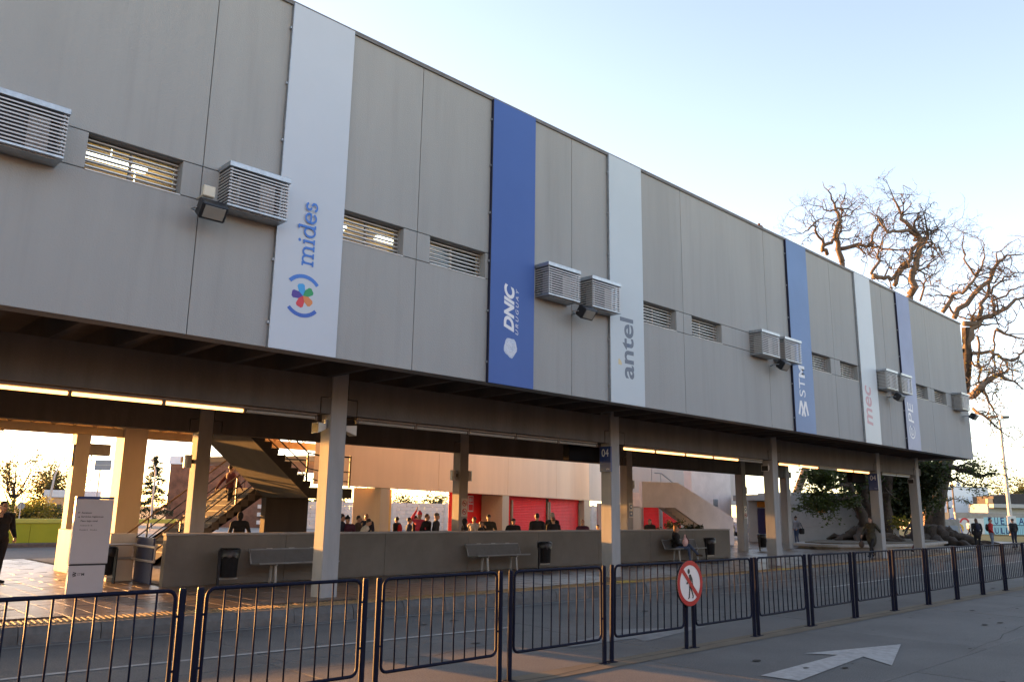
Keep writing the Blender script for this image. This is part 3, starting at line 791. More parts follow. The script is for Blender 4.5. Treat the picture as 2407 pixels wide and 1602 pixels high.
speaker(25.33, 13.95, 3.42, -1, 'small pale loudspeaker on the left side of the third front column')
speaker(37.98, 13.95, 3.42, -1, 'small pale loudspeaker on the left side of the last front column')
def wall_lamp(x, y, z, s_, lb):
    o = thing('wall_lamp', (x, y, z), lb, 'lamp', 'grey drum lamps on the rear columns')
    q = MB(); q.tube([(s_*.14, 0, -.16), (s_*.14, 0, .16)], .10, 14); q.build('drum', 'galv', o, world=False)
    q = MB(); q.box((0, -.04, -.05), (s_*.06, .04, .05)); q.build('bracket', 'dark', o, world=False)
wall_lamp(8.30, 20.15, 2.95, -1, 'grey drum lamp on the rear column beside the stair')
wall_lamp(16.84, 20.15, 2.95, -1, 'grey drum lamp on the left of the second rear column'); wall_lamp(17.22, 20.15, 2.95, 1, 'grey drum lamp on the right of the second rear column')
wall_lamp(25.75, 20.15, 2.95, 1, 'grey drum lamp on the rear column behind the nearer sign 04'); wall_lamp(34.24, 20.15, 2.95, 1, 'grey drum lamp on the fourth rear column'); wall_lamp(38.42, 20.15, 2.95, 1, 'grey drum lamp on the last rear column')
def notice(x, y, z, lb, kind):
    o = thing('notice_plate', (x, y, z), lb, 'sign')
    q = MB(); q.box((-.13, -.008, -.28), (.13, -.001, .28), .002); q.build('plate', 'sign_plate', o, world=False)
    for k, zz in enumerate((.13, -.13)):
        if kind == 0 or (kind == 2 and k == 1):
            q = MB(); q.tube([(.085*math.cos(t), -.011, zz+.085*math.sin(t)) for t in np.linspace(0, 2*math.pi, 20)[:-1]], .011, 5, closed=True); q.build('ban_ring', 'sign_red', o, world=False)
            q = MB(); q.box((-.085, -.014, -.01), (.085, -.010, .01)); q.v = [tuple(Matrix.Rotation(R(45), 3, 'Y') @ Vector(v)+Vector((0, 0, zz))) for v in q.v]; q.build('ban_bar', 'sign_red', o, world=False)
            q = MB(); q.box((-.05, -.0105, zz-.02), (.04, -.0095, zz+.015)); q.build('pictogram', 't_black', o, world=False)
        else:
            q = MB()
            if k == 0: q.tube([(0, -.014, zz), (0, -.009, zz)], .09, 18)
            else: q.box((-.1, -.0135, zz-.1), (.1, -.009, zz+.1))
            q.build('pictogram', 'sign_blue', o, world=False)
            q = MB(); q.box((-.03, -.017, zz-.03), (.035, -.0145, zz+.04)); q.build('pictogram', 't_white', o, world=False)
notice(17.06, 19.99, 1.95, 'pale plate with two red ban rings on the second rear column', 0)
notice(25.58, 19.99, 1.95, 'pale plate with blue round and square pictograms on the third rear column', 1)
notice(34.06, 19.99, 1.95, 'pale plate with one blue and one red ring on the fourth rear column', 2)

# ================================================================== low wall of the underpass and its entry
lw = thing('low_wall', (17.6, 17.7, PZ), 'long low concrete wall behind the benches', 'wall')
x = 6.84
for k, e in enumerate((9.6, 12.4, 15.2, 18.0, 20.8, 23.6, 26.2, 28.75)):
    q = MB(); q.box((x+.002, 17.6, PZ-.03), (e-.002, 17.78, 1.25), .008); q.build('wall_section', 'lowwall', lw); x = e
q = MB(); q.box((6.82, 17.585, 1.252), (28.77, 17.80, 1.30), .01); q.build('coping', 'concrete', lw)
ew = thing('entry_wall', (6.6, 20.5, PZ), 'pale short wall beside the underpass stair entry', 'wall')
q = MB(); q.box((6.30, 19.35, PZ-.03), (6.84, 19.50, 1.25), .01); q.box((6.30, 19.502, PZ-.03), (6.45, 23.3, 1.25), .01); q.build('wall_section', 'cream', ew)
mat('navy_panel', (0.02, 0.035, 0.10), 0.5, var=0.1)
q = MB(); q.box((6.86, 18.35, PZ-.02), (6.90, 19.34, 1.18), .006)
o = thing('entry_gate', (6.87, 18.8, PZ), 'navy blue gate with steel rails closing the underpass entry', 'gate')
q.build('panel', 'navy_panel', o)
mat('steel', (0.55, 0.52, 0.47), 0.35, var=0.1, metal=0.7)
q = MB(); 
for yy0, yy1 in ((18.0, 19.3),):
    q.tube([(6.78, yy0, .70), (6.78, yy1, .70), (6.78, yy1, 1.0), (6.78, yy0, 1.0)], .028, 6, closed=True)
q.build('rail', 'steel', o)
q = MB(); q.tube([(6.20, 19.30, .72), (6.84, 19.30, .72), (6.84, 19.30, 1.02), (6.20, 19.30, 1.02)], .028, 6, closed=True); q.build('rail', 'steel', o)

# ================================================================== benches, bins, totem
mat('bench_mesh', (0.15, 0.15, 0.145), 0.6, var=0.15, scale=6, metal=.3)
mat('bench_leg', (0.30, 0.30, 0.29), 0.5, var=0.15, metal=.4)
def bench_proto():
    o = thing('bench', (0, 0, 0), 'x', 'bench', 'perforated steel benches against the low wall')
    L_ = 2.0
    q = MB(); q.tube([(0, .0, .43), (L_, 0, .43), (L_, .0, .43), (L_, .38, .40), (L_, .52, .71), (0, .52, .71), (0, .38, .40)], .02, 6, closed=True); q.tube([(0, .38, .40), (L_, .38, .40)], .018, 6); q.build('frame', 'bench_leg', o, world=False)
    for k in range(12):
        y = .02+k*.031; q = MB(); q.box((.02, y, .416-.0022*k), (L_-.02, y+.020, .426-.0022*k)); q.build('seat_slat', 'bench_mesh', o, world=False)
    for k in range(13):
        t = (k+.5)/13; q = MB(); yy = .39+.12*t; zz = .415+.285*t; q.box((.02, yy, zz-.007), (L_-.02, yy+.008, zz+.008)); q.build('back_slat', 'bench_mesh', o, world=False)
    for k in range(3):
        q = MB(); q.box((.42+k*.55, .515, .695), (.56+k*.55, .54, .735)); q.build('clip_plate', 'speaker_white', o, world=False)
    for xx in (.45, 1.55):
        q = MB(); q.tube([(xx, .08, 0), (xx, .12, .40)], .032, 8); q.build('leg', 'bench_leg', o, world=False)
        q = MB(); q.tube([(xx, .34, 0), (xx, .30, .40)], .032, 8); q.build('leg', 'bench_leg', o, world=False)
        q = MB(); q.box((xx-.02, .05, .375), (xx+.02, .40, .405)); q.build('crossbar', 'bench_leg', o, world=False)
    return o
bp = bench_proto()
for i, (x, lb) in enumerate(((8.62, 'empty steel bench partly behind the first front column'), (14.95, 'empty steel bench left of the second front column'), (24.0, 'steel bench with a seated person on it'))):
    o = bp if i == 0 else copy_tree(bp)
    o.location = (x, 16.9, PZ); o['label'] = lb
mat('bin_plastic', (0.014, 0.014, 0.015), 0.8, var=0.3, scale=10, spec=.1)
mat('bin_bag', (0.012, 0.012, 0.013), 0.28, var=0.3, scale=20, bump=.6, bscale=25)
def bin_(x, y, lb, rz=0, post=True):
    o = thing('litter_bin', (x, y, PZ), lb, 'litter bin', 'black litter bins on the platform', rz)
    q = MB(); q.tube([(0, 0, .17), (0, 0, .75)], [.17, .195], 16); q.build('basket', 'bin_plastic', o, smooth=False, world=False)
    pts = []; q = MB(); ring0, ring1, ring2 = [], [], []
    n = 22
    for k in range(n):
        a = 2*math.pi*k/n; r_ = .215+random.uniform(-.012, .014)
        ring0.append((r_*math.cos(a), r_*math.sin(a), .58+random.uniform(-.05, .05)))
        ring1.append((.225*math.cos(a), .225*math.sin(a), .74)); ring2.append((.18*math.cos(a), .18*math.sin(a), .765+random.uniform(-.008, .012)))
    q.add(ring0+ring1+ring2+[(0, 0, .6)], [(i, (i+1) % n, n+(i+1) % n, n+i) for i in range(n)]+[(n+i, n+(i+1) % n, 2*n+(i+1) % n, 2*n+i) for i in range(n)]+[(2*n+i, 2*n+(i+1) % n, 3*n) for i in range(n)])
    q.build('bag', 'bin_bag', o, smooth=True, world=False)
    if post:
        q = MB(); q.box((-.25, -.025, 0), (-.20, .025, .72)); q.build('post', 'black_metal', o, world=False)
        q = MB(); q.box((-.21, -.03, .12), (.2, .03, .15)); q.build('bracket', 'bench_leg', o, world=False)
    return o
bin_(8.05, 17.15, 'black litter bin left of the bench behind the first column'); bin_(17.6, 16.95, 'black litter bin just right of the middle bench'); bin_(26.45, 17.05, 'black litter bin right of the occupied bench')
bin_(34.75, 19.6, 'black litter bin in front of the fourth rear column'); bin_(6.12, 19.0, 'black litter bin half hidden behind the white information totem', 2.4)
mat('totem_white', (0.46, 0.44, 0.45), 0.45, var=0.03, scale=2)
mat('totem_side', (0.50, 0.42, 0.30), 0.5, var=0.05)
to = thing('information_totem', (5.09, 16.8, PZ), 'white information totem with a blue top edge and black lettering', 'sign', rz=R(-4))
q = MB(); q.box((-.315, -.06, .56), (.345, .06, 1.74), .008); q.build('upper_panel', 'totem_white', to, world=False)
q = MB(); q.box((-.315, -.062, 1.742), (.345, .062, 1.79), .004); q.build('top_edge', 'sign_blue', to, world=False)
q = MB(); q.box((-.30, -.05, .53), (.33, .05, .558)); q.build('gap_strip', 'dark', to, world=False)
q = MB(); q.box((-.305, -.065, 0), (.315, .06, .529), .006); q.build('lower_panel', 'totem_white', to, world=False)
EX, EZ = (1, 0, 0), (0, 0, 1)
for (txt, x, z, L_, h, of) in (('Ascensor', -.20, 1.475, .18, .032, .02), ('Servicios higiénicos', -.20, 1.395, .385, .04, .02), ('Paso bajo nivel', -.20, 1.315, .29, .04, .02), ('Andenes 05  06', -.20, 1.245, .21, .026, 0), ('Paradas 8    Octubre', -.20, 1.165, .30, .026, 0)):
    text_on(txt, MX((x, -.0615, z), EX, EZ), L_, h, 't_black', to, offset=of)
for z, s_ in ((1.491, -1), (1.411, 1)):
    q = MB(); xx = -.24; q.add([(xx-.02, -.0615, z-.004), (xx+.02, -.0615, z-.004), (xx+.02, -.0615, z+.004), (xx-.02, -.0615, z+.004)], [(0,1,2,3)])
    q.add([(xx+s_*.022, -.0616, z), (xx+s_*.003, -.0616, z+.016), (xx+s_*.003, -.0616, z-.016)], [(0,1,2)]); q.build('arrow', 't_black', to, fix=False, world=False)
q = MB()
for pl2 in stm_logo(0, 0, .09): q.add([(-.20+b_, -.0665, .375-a_) for a_, b_ in pl2], [(0,1,2,3)])
q.build('emblem', 't_black', to, fix=False, world=False)
text_on('ST', MX((-.15, -.0665, .352), EX, EZ), .06, .045, 't_black', to); text_on('M', MX((-.083, -.0665, .352), EX, EZ), .05, .045, 't_black', to, offset=.05)

# round no-pedestrian sign on the barrier
sg = thing('round_sign', (10.19, 6.93, .60), 'round red and white no pedestrians sign on the barrier', 'sign')
def disc(name, r, y0, y1, matn):
    q = MB(); q.tube([(0, y0, .30), (0, y1, .30)], r, 40); return q.build(name, matn, sg, world=False)
disc('back_plate', .318, -.012, .012, 'sign_edge')
def ringm(name, ra, rb, y, matn):
    q = MB(); n = 48
    q.add([(rr*math.cos(2*math.pi*k/n), y, .30+rr*math.sin(2*math.pi*k/n)) for rr in (ra, rb) for k in range(n)], [(k, (k+1) % n, n+(k+1) % n, n+k) for k in range(n)])
    return q.build(name, matn, sg, fix=True, world=False)
disc('face', .312, -.014, -.0125, 'sign_white'); ringm('red_ring', .25, .314, -.0165, 'sign_red')
def sflat(polys, y, matn, name):
    q = MB()
    for p in polys: q.add([(x, y, .30+z) for x, z in p], [tuple(range(len(p)))])
    return q.build(name, matn, sg, world=False)
sflat([bar2((-.19, .19), (.19, -.19), .062)], -.0185, 'sign_red', 'red_bar')
fig = [[(-.03+.028*math.cos(t)*1.1, .165+.036*math.sin(t)) for t in np.linspace(0, 5.9, 14)], [(-.03, .12), (.02, .125), (.06, .06), (.072, -.02), (.055, -.02), (.04, .05), (.03, -.05), (.0, -.07), (-.03, -.06), (-.02, .05)],
       bar2((-.09, -.005), (-.02, .04), .03), bar2((-.01, -.05), (-.035, -.20), .03), bar2((-.035, -.2), (-.06, -.205), .022), bar2((.01, -.05), (.07, -.19), .028), bar2((.07, -.19), (.045, -.205), .022)]
sflat(fig, -.0172, 't_black', 'pictogram')
q = MB(); q.box((-.1, .012, .40), (.1, .03, .44)); q.box((-.1, .012, .16), (.1, .03, .2)); q.build('bracket', 'galv', sg, world=False)

RG0 = random.Random(5)
# ================================================================== left: far platform canopy, road wall
mat('grey_plinth', (0.34, 0.33, 0.30), 0.8, var=0.15, stain=.3)
mat('truss', (0.66, 0.52, 0.33), 0.6, var=0.1)
mat('roof_sheet', (0.30, 0.27, 0.22), 0.6, var=0.1)
ca = thing('platform_canopy', (8, 28, PZ), 'cream truss roof canopy on thick pillars behind the stair', 'canopy')
def pillar(x0, y0, x1, y1, zt, zp_):
    q = MB(); q.box((x0, y0, zp_+.002), (x1, y1, zt), .012); o = q.build('pillar', 'cream', ca)
    q = MB(); q.box((x0-.004, y0-.004, PZ-.03), (x1+.004, y1+.004, zp_), .01); q.build('plinth', 'grey_plinth', o)
pillar(7.64, 27.55, 8.06, 28.05, 4.02, 1.02)
pillar(9.17, 27.9, 9.9, 28.75, 4.62, .9)
for (xa, xb) in ((-12, 9.16), (9.92, 16.4)):
    q = MB(); q.box((xa, 28.08, 4.03), (xb, 28.28, 4.30), .01); q.build('lower_beam', 'truss', ca)
    q = MB(); q.box((xa, 28.1, 4.56), (xb, 28.24, 4.66), .01); q.build('upper_chord', 'truss', ca)
    x = xa+.2; k = 0
    while x < xb-.35:
        q = MB(); q.tube([(x, 28.17, 4.305 if k % 2 else 4.555), (x+.3, 28.17, 4.555 if k % 2 else 4.305)], .022, 5); q.build('web_bar', 'truss', ca); x += .3; k += 1
for yy in (25.6, 31.2):
    q = MB(); q.box((-12, yy, 4.40), (16.4, yy+.12, 4.66)); q.build('purlin', 'truss', ca)
q = MB(); q.box((-12, 24.6, 4.662), (16.4, 32.4, 4.74)); q.build('roof_sheet', 'roof_sheet', ca)
number_sign(7.64, 27.62, 3.02, '01', 'sign_grey', 'grey sign numbered 01 on the far cream pillar')
o = thing('column_box', (8.06, 27.7, 3.38), 'long grey lamp box fixed to the far cream pillar', 'lamp')
q = MB(); q.box((.0, -.12, 0), (.62, .12, .36), .01); q.build('case', 'grey_plinth', o, world=False)
q = MB(); q.tube([(.1, 0, 0), (.1, 0, -.14), (.16, 0, -.18)], .02, 6); q.build('camera_arm', 'dark', o, world=False)
tl(5.05, True, 'lit tube light under the far canopy at the left edge')
bpy.context.view_layer.update()
for o in list(COL.objects):
    if o.name.startswith('tube_light') and o.get('label') == 'lit tube light under the far canopy at the left edge': o.location = (5.0, 27.98, 3.98); o['group'] = 'lit tube light under the canopy'
mat('lime', (0.30, 0.40, 0.03), 0.7, var=0.06, scale=2)
mat('lime_top', (0.42, 0.52, 0.12), 0.7, var=0.06, scale=2)
w_ = thing('lime_wall', (4, 41, 0), 'lime green low wall along the far road', 'wall')
x = -14.0
while x < 14:
    q = MB(); q.box((x+.004, 41.2, -.05), (x+3.99, 41.36, 1.0), .008); q.build('wall_section', 'lime', w_); x += 4
q = MB(); q.box((-14, 41.15, 1.002), (18, 41.42, 1.2), .015); q.build('coping', 'lime_top', w_)
q = MB(); q.box((-30, 40.4, -.05), (26, 41.19, .16), .02); tag(q.build('pavement', 'kerb'), kind='structure')

# ================================================================== dog-leg stair behind the low wall
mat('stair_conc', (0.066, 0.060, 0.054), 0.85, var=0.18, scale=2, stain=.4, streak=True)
mat('tread', (0.16, 0.135, 0.11), 0.8, var=0.15)
mat('rail_dark', (0.05, 0.05, 0.05), 0.45, var=0.1, metal=.3)
mat('rail_wood', (0.20, 0.13, 0.08), 0.5, var=0.2)
sr = thing('staircase', (11, 23, PZ), 'dark concrete dog-leg staircase with pipe handrails behind the low wall', 'staircase')
RUN, RISE = .213, .171
# upper flight rises to the left between y 20.9 and 23.6
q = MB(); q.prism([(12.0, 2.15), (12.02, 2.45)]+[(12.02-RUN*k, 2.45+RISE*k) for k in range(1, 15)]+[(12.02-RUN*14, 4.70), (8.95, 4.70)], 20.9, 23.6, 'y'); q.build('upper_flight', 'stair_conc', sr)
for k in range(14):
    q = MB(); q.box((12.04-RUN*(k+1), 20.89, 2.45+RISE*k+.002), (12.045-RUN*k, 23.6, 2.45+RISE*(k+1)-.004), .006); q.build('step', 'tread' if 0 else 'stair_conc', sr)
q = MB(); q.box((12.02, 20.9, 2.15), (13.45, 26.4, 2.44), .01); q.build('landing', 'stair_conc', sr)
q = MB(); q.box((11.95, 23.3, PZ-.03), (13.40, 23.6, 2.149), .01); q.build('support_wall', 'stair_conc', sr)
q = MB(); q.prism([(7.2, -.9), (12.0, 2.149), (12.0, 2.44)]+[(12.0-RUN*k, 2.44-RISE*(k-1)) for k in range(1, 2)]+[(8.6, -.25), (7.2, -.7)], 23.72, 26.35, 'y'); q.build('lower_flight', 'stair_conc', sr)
for k in range(13):
    xa = 12.0-RUN*(k+1); zt = 2.44-RISE*k
    q = MB(); q.box((xa-.015, 23.70, zt-RISE-.05), (xa+RUN-.004, 26.4, zt-.004), .006); q.build('step', 'tread', sr)
def rail(y, pts, matn='rail_dark', mid=True, rr=.024):
    q = MB(); q.tube([(x, y, z) for x, z in pts], rr, 7); q.build('handrail', matn, sr)
for y in (20.98, 23.5):
    rail(y, [(9.6, 5.3), (11.95, 3.42), (12.3, 3.36), (13.4, 3.36)]); rail(y, [(9.6, 4.85), (11.95, 2.98), (12.3, 2.92), (13.4, 2.92)], rr=.018); rail(y, [(9.6, 4.6), (11.95, 2.72), (12.3, 2.64), (13.4, 2.64)], rr=.015)
    for x in (10.55, 11.95, 13.38):
        zb_ = 2.45 if x > 11.9 else 2.45+(12.02-x)/RUN*RISE
        q = MB(); q.box((x-.025, y-.02, zb_), (x+.025, y+.02, zb_+.95)); q.build('rail_post', 'rail_dark', sr)
for y in (23.78, 26.3):
    for dz, rr, mm in ((.95, .028, 'rail_wood'), (.62, .02, 'rail_dark'), (.30, .018, 'rail_dark')):
        rail(y, [(6.95, -1.60+dz+.0), (11.95, 2.42+dz)], mm, rr=rr)
    for x in (8.0, 9.6, 11.2):
        zb_ = 2.42-(11.95-x)*.803
        q = MB(); q.box((x-.022, y-.018, zb_-.1), (x+.022, y+.018, zb_+.95)); q.build('rail_post', 'rail_dark', sr)
for x in np.linspace(12.1, 13.4, 8):
    q = MB(); q.tube([(x, 26.3, 2.45), (x, 26.3, 3.35)], .010, 5); q.build('baluster', 'rail_dark', sr)

# ================================================================== concourse hall, fascia with warm light in its colour
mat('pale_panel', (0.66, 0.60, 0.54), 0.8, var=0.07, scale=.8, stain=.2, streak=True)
mat('red_wall', (0.90, 0.02, 0.02), 0.55, var=0.08, scale=1)
mat('shutter_red', (0.95, 0.04, 0.045), 0.5, var=0.12, scale=1.5, spec=.15)
mat('post_tan', (0.33, 0.26, 0.18), 0.7, var=0.15)
mat('yellow_cream', (0.62, 0.46, 0.18), 0.7, var=0.08)
ch = thing('concourse_hall', (15.256, 24.742, PZ), 'concourse hall with a concrete fascia coloured as if warmly lit, over red shutters', 'building', rz=R(25.49))
def lb_(name, matn, a, b, c=.008, parent=None):
    q = MB(); q.box(a, b, c); return q.build(name, matn, parent or ch, world=False)
zz = -PZ
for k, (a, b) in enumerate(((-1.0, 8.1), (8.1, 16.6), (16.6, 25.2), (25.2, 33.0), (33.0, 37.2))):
    lb_('fascia_panel', 'warm_lit' if k < 4 else 'pale_panel', (a+.012, 0, 2.65+zz), (b-.012, .28, 6.9+zz))
for (a, b, d0, mm) in ((3.13, 3.85, .02, 'cream'), (4.95, 5.6, .9, 'yellow_cream'), (15.9, 16.86, .02, 'cream'), (31.7, 33.2, .02, 'cream')):
    lb_('pillar', mm, (a, d0, 0), (b, d0+1.2, 2.648+zz), .01)
lb_('red_wall', 'red_wall', (12.4, 1.3, 0), (16.2, 1.5, 3.39+zz))
lb_('back_wall', 'pale_panel', (16.2, 2.2, 0), (37, 2.4, 3.39+zz))
lb_('ceiling', 'pale_panel', (-1.0, .285, 3.4+zz), (37, 6.0, 3.6+zz))
for (a, b) in ((17.6, 24.3), (24.9, 31.9)):
    z = .02
    while z < 2.40:
        q = MB(); q.prism([(.42, z), (.445, z+.005), (.445, z+.085), (.42, z+.09), (.40, z+.045)], a, b, 'x'); q.build('shutter_slat', 'shutter_red', ch, world=False); z += .094
    lb_('shutter_box', 'shutter_red', (a-.05, .38, 2.42), (b+.05, .7, 2.64+zz+.0))
for x in (18.05, 24.4, 24.75, 31.4):
    lb_('shutter_post', 'post_tan', (x, .30, 0), (x+.22, .39, 2.2))
o = thing('fire_sign', (15.256, 24.742, PZ), 'white framed fire equipment sign on the red wall', 'sign', rz=R(25.49))
def lo_(name, matn, a, b): q = MB(); q.box(a, b); return q.build(name, matn, o, world=False)
lo_('frame', 'sign_white', (14.3, 1.278, 1.55), (14.95, 1.296, 2.36)); lo_('panel', 'red_wall', (14.36, 1.270, 1.98), (14.89, 1.277, 2.3)); lo_('panel', 'red_wall', (14.36, 1.270, 1.61), (14.89, 1.277, 1.92)); lo_('pictogram', 'sign_white', (14.42, 1.264, 2.03), (14.58, 1.269, 2.25)); lo_('pictogram', 'sign_white', (14.66, 1.264, 2.05), (14.80, 1.269, 2.24))
o = thing('red_cabinet', (15.256, 24.742, PZ), 'narrow red cabinet standing beside the cream pillar', 'cabinet', rz=R(25.49))
q = MB(); q.box((4.2, 1.0, 0), (4.85, 1.4, 1.35), .02); q.build('body', 'red_wall', o, world=False); q = MB(); q.box((4.25, .985, .1), (4.8, .999, 1.25), .01); d_ = q.build('door', 'red_wall', o, world=False); q = MB(); q.box((4.3, .965, .65), (4.34, .984, .8)); q.build('handle', 'galv', d_, world=False)

# pale hall to the right with the outdoor stair
ph = thing('pale_hall', (42.33, 35.16, -0.53), 'pale concrete hall with red shutters behind the outdoor stair', 'building', rz=R(-30))
PHB = ph.location.z
def lp_(name, matn, a, b, c=.008):
    q = MB(); q.box(a, b, c); return q.build(name, matn, ph, world=False)
zo = PZ-PHB
for k in range(3): lp_('fascia_panel', 'pale_panel', (k*3.3+.01, 0, 2.45-PHB), (k*3.3+3.29, .3, 7.2-PHB))
lp_('red_wall', 'red_wall', (1.4, .5, zo), (2.0, .7, 2.44-PHB)); lp_('pillar', 'cream', (2.0, .15, zo), (2.55, .7, 2.44-PHB)); lp_('back_wall', 'pale_panel', (0, 1.6, zo), (9.9, 1.8, 2.44-PHB))
for (a, b) in ((2.9, 4.0), (4.3, 5.6)):
    z = zo
    while z < 2.35-PHB:
        q = MB(); q.prism([(.52, z), (.545, z+.005), (.545, z+.085), (.52, z+.09), (.50, z+.045)], a, b, 'x'); q.build('shutter_slat', 'shutter_red', ph, world=False); z += .094
lp_('shutter_post', 'galv', (4.05, .4, zo), (4.2, .5, 2.44-PHB))
# outdoor stair with solid balustrade
mat('stair_pale', (0.80, 0.71, 0.67), 0.85, var=0.10, scale=1.2, stain=.35, stain_col=(.5, .42, .38))
os_ = thing('outdoor_stair', (35, 24.5, PZ), 'pale concrete outdoor stair with solid parapet and pipe rails', 'staircase')
prof = [(31.6, 3.32), (34.55, 3.36), (39.6, 1.66), (39.6, .14), (37.2, .93), (34.3, 2.12), (31.6, 2.12)]
q = MB(); q.prism(prof, 24.0, 24.18, 'y'); q.build('parapet', 'stair_pale', os_)
q = MB(); q.prism([(a, b-.5 if b > 1.5 and i_ < 3 else b) for i_, (a, b) in enumerate(prof)], 24.95, 25.10, 'y'); q.build('parapet', 'stair_pale', os_)
for k in range(14):
    xa = 34.4+k*.3; zt = 2.45-k*.155
    q = MB(); q.box((xa, 24.19, zt-.22), (xa+.31, 24.94, zt)); q.build('step', 'stair_pale', os_)
q = MB(); q.box((31.6, 24.19, 2.15), (34.4, 24.94, 2.45)); q.build('landing', 'stair_pale', os_)
for dz in (.45, .95):
    q = MB(); q.tube([(34.0, 25.02, 2.9+dz), (34.6, 25.02, 2.9+dz), (39.6, 25.02, .62+dz)], .028, 6); q.build('handrail', 'galv', os_)
for x in (34.5, 36.2, 37.9, 39.5):
    q = MB(); q.tube([(x, 25.02, 2.5-(x-34.5)*.47-.3), (x, 25.02, 3.85-(x-34.5)*.46)], .02, 6); q.build('rail_post', 'galv', os_)
tw = thing('stair_tower', (44.2, 29.5, PZ), 'plain pinkish grey concrete tower wall behind the outdoor stair', 'building')
q = MB(); q.box((42.0, 28.2, PZ-.03), (46.4, 28.75, 6.8), .02); q.build('wall', 'stair_pale', tw)
q = MB(); q.box((44.3, 28.17, 2.3), (44.8, 28.199, 2.75), .01); q.build('wall_box', 'galv', tw)
# conifer pot plants near the outdoor stair are added with the plants

# ================================================================== right: toilet kiosk, planter
mat('kiosk', (0.40, 0.40, 0.385), 0.85, var=0.10, scale=1.0, stain=.35, stain_col=(.24, .24, .23))
mat('orange_panel', (0.70, 0.27, 0.03), 0.5, var=0.05); mat('door_purple', (0.035, 0.03, 0.10), 0.5, var=0.1)
ks = thing('kiosk', (45.6, 24.1, PZ), 'low grey rendered kiosk with an orange and white window', 'building', rz=R(-38))
def lk_(name, matn, a, b, c=.01, parent=None):
    q = MB(); q.box(a, b, c); return q.build(name, matn, parent or ks, world=False)
lk_('wall_band', 'kiosk', (0, 0, -.03), (7, 4, .95)); lk_('wall_band', 'kiosk', (0, 0, .96), (1.85, 4, 2.2)); lk_('wall_band', 'kiosk', (3.15, 0, .96), (7, 4, 2.2)); lk_('wall_band', 'kiosk', (1.851, 0, .96), (3.149, 3.9, 1.78))
lk_('upper_band', 'kiosk', (-.03, -.03, 2.21), (7.03, 4.0, 2.95)); lk_('roof', 'kiosk', (-1.6, .8, 2.45), (-.031, 4.2, 2.8))
wn2 = lk_('window', 'kiosk', (1.851, .12, 1.79), (3.149, 3.8, 2.2)); lk_('panel', 'orange_panel', (1.87, .06, 1.80), (2.52, .118, 2.19), .004, wn2)
for k in range(7): lk_('louvre', 'slat_white', (2.54, .05+.004, 1.805+k*.055), (3.13, .118, 1.85+k*.055), .003, wn2)
lk_('side_wall', 'kiosk', (-1.6, 1.7, -.03), (-.01, 1.9, 2.44)); dk = lk_('door', 'door_purple', (-1.05, 1.62, 0), (-.2, 1.698, 2.0)); lk_('handle', 'galv', (-.35, 1.59, .95), (-.31, 1.619, 1.1), .003, dk)
for k in range(12): lk_('door_slat', 'door_purple', (-1.0, 1.60, .2+k*.14), (-.45, 1.619, .29+k*.14), .004, dk)
lk_('panel', 'orange_panel', (-1.05, 1.62, 2.06), (-.55, 1.698, 2.4), .004)
me_o = text_on('higiénicos', MX((.62, -.006, 1.98-.12), (1, 0, 0), (0, 0, 1)), .68, .12, 't_grey', ks)
mat('blue_bus', (0.02, 0.05, 0.2), 0.35, var=0.05, coat=.5); mat('tyre', (0.015, 0.015, 0.015), 0.8, var=.1); mat('bus_glass', (0.03, 0.04, 0.05), 0.1, var=0)
# parked bus glimpsed between the columns
bu = thing('bus', (55.96, 31.85, 0.19), 'blue and white bus glimpsed between the rear columns', 'bus', rz=R(52))
def lu_(name, matn, a, b, c=.03, parent=None):
    q = MB(); q.box(a, b, c); return q.build(name, matn, parent or bu, world=False)
lu_('body', 'sign_white', (0, -1.2, .95), (10.5, 1.2, 3.0), .12); lu_('skirt', 'blue_bus', (.02, -1.19, .3), (10.48, 1.19, .949), .05)
lu_('windscreen', 'bus_glass', (-.012, -1.05, 1.5), (-.001, 1.05, 2.75), .004); lu_('headlight', 'lampglass', (-.01, -1.05, .6), (.019, -.75, .8), .005); lu_('headlight', 'lampglass', (-.01, .75, .6), (.019, 1.05, .8), .005)
lu_('route_board', 'orange_panel', (-.012, -.6, 2.78), (-.001, .6, 2.93), .003)
for k in range(6): lu_('side_window', 'bus_glass', (.5+k*1.6, -1.212, 1.6), (1.9+k*1.6, -1.201, 2.6), .004)
for xx in (1.9, 8.0):
    for s_ in (-1, 1):
        q = MB(); q.tube([(xx, s_*.95, .42), (xx, s_*1.195, .42)], .42, 18); t_ = q.build('wheel', 'tyre', bu, world=False); q = MB(); q.tube([(xx, s_*1.196, .42), (xx, s_*1.21, .42)], .22, 14); q.build('rim', 'galv', t_, world=False)
# planter seat round the tree
pt = thing('planter_seat', (46.5, 18.7, PZ), 'long low concrete planter seat around the leaning tree', 'planter')
outl = [(38.9, 19.3), (39.4, 18.2), (41.5, 17.1), (46, 16.6), (52, 17.4), (55, 19), (54, 21.2), (49, 22.2), (43, 21.6), (39.6, 20.6)]
def grow(p, f): cx = sum(a for a, _ in p)/len(p); cy = sum(b for _, b in p)/len(p); return [(cx+(a-cx)*f, cy+(b-cy)*f) for a, b in p]
q = MB(); q.prism(grow(outl, .94), PZ-.03, .36, 'z'); q.build('base', 'concrete', pt)
q = MB(); q.prism(outl, .361, .48, 'z'); q.build('seat_slab', 'concrete', pt)
q = MB(); q.prism(grow(outl, .86), .48, .54, 'z'); q.build('soil', 'earth', pt)

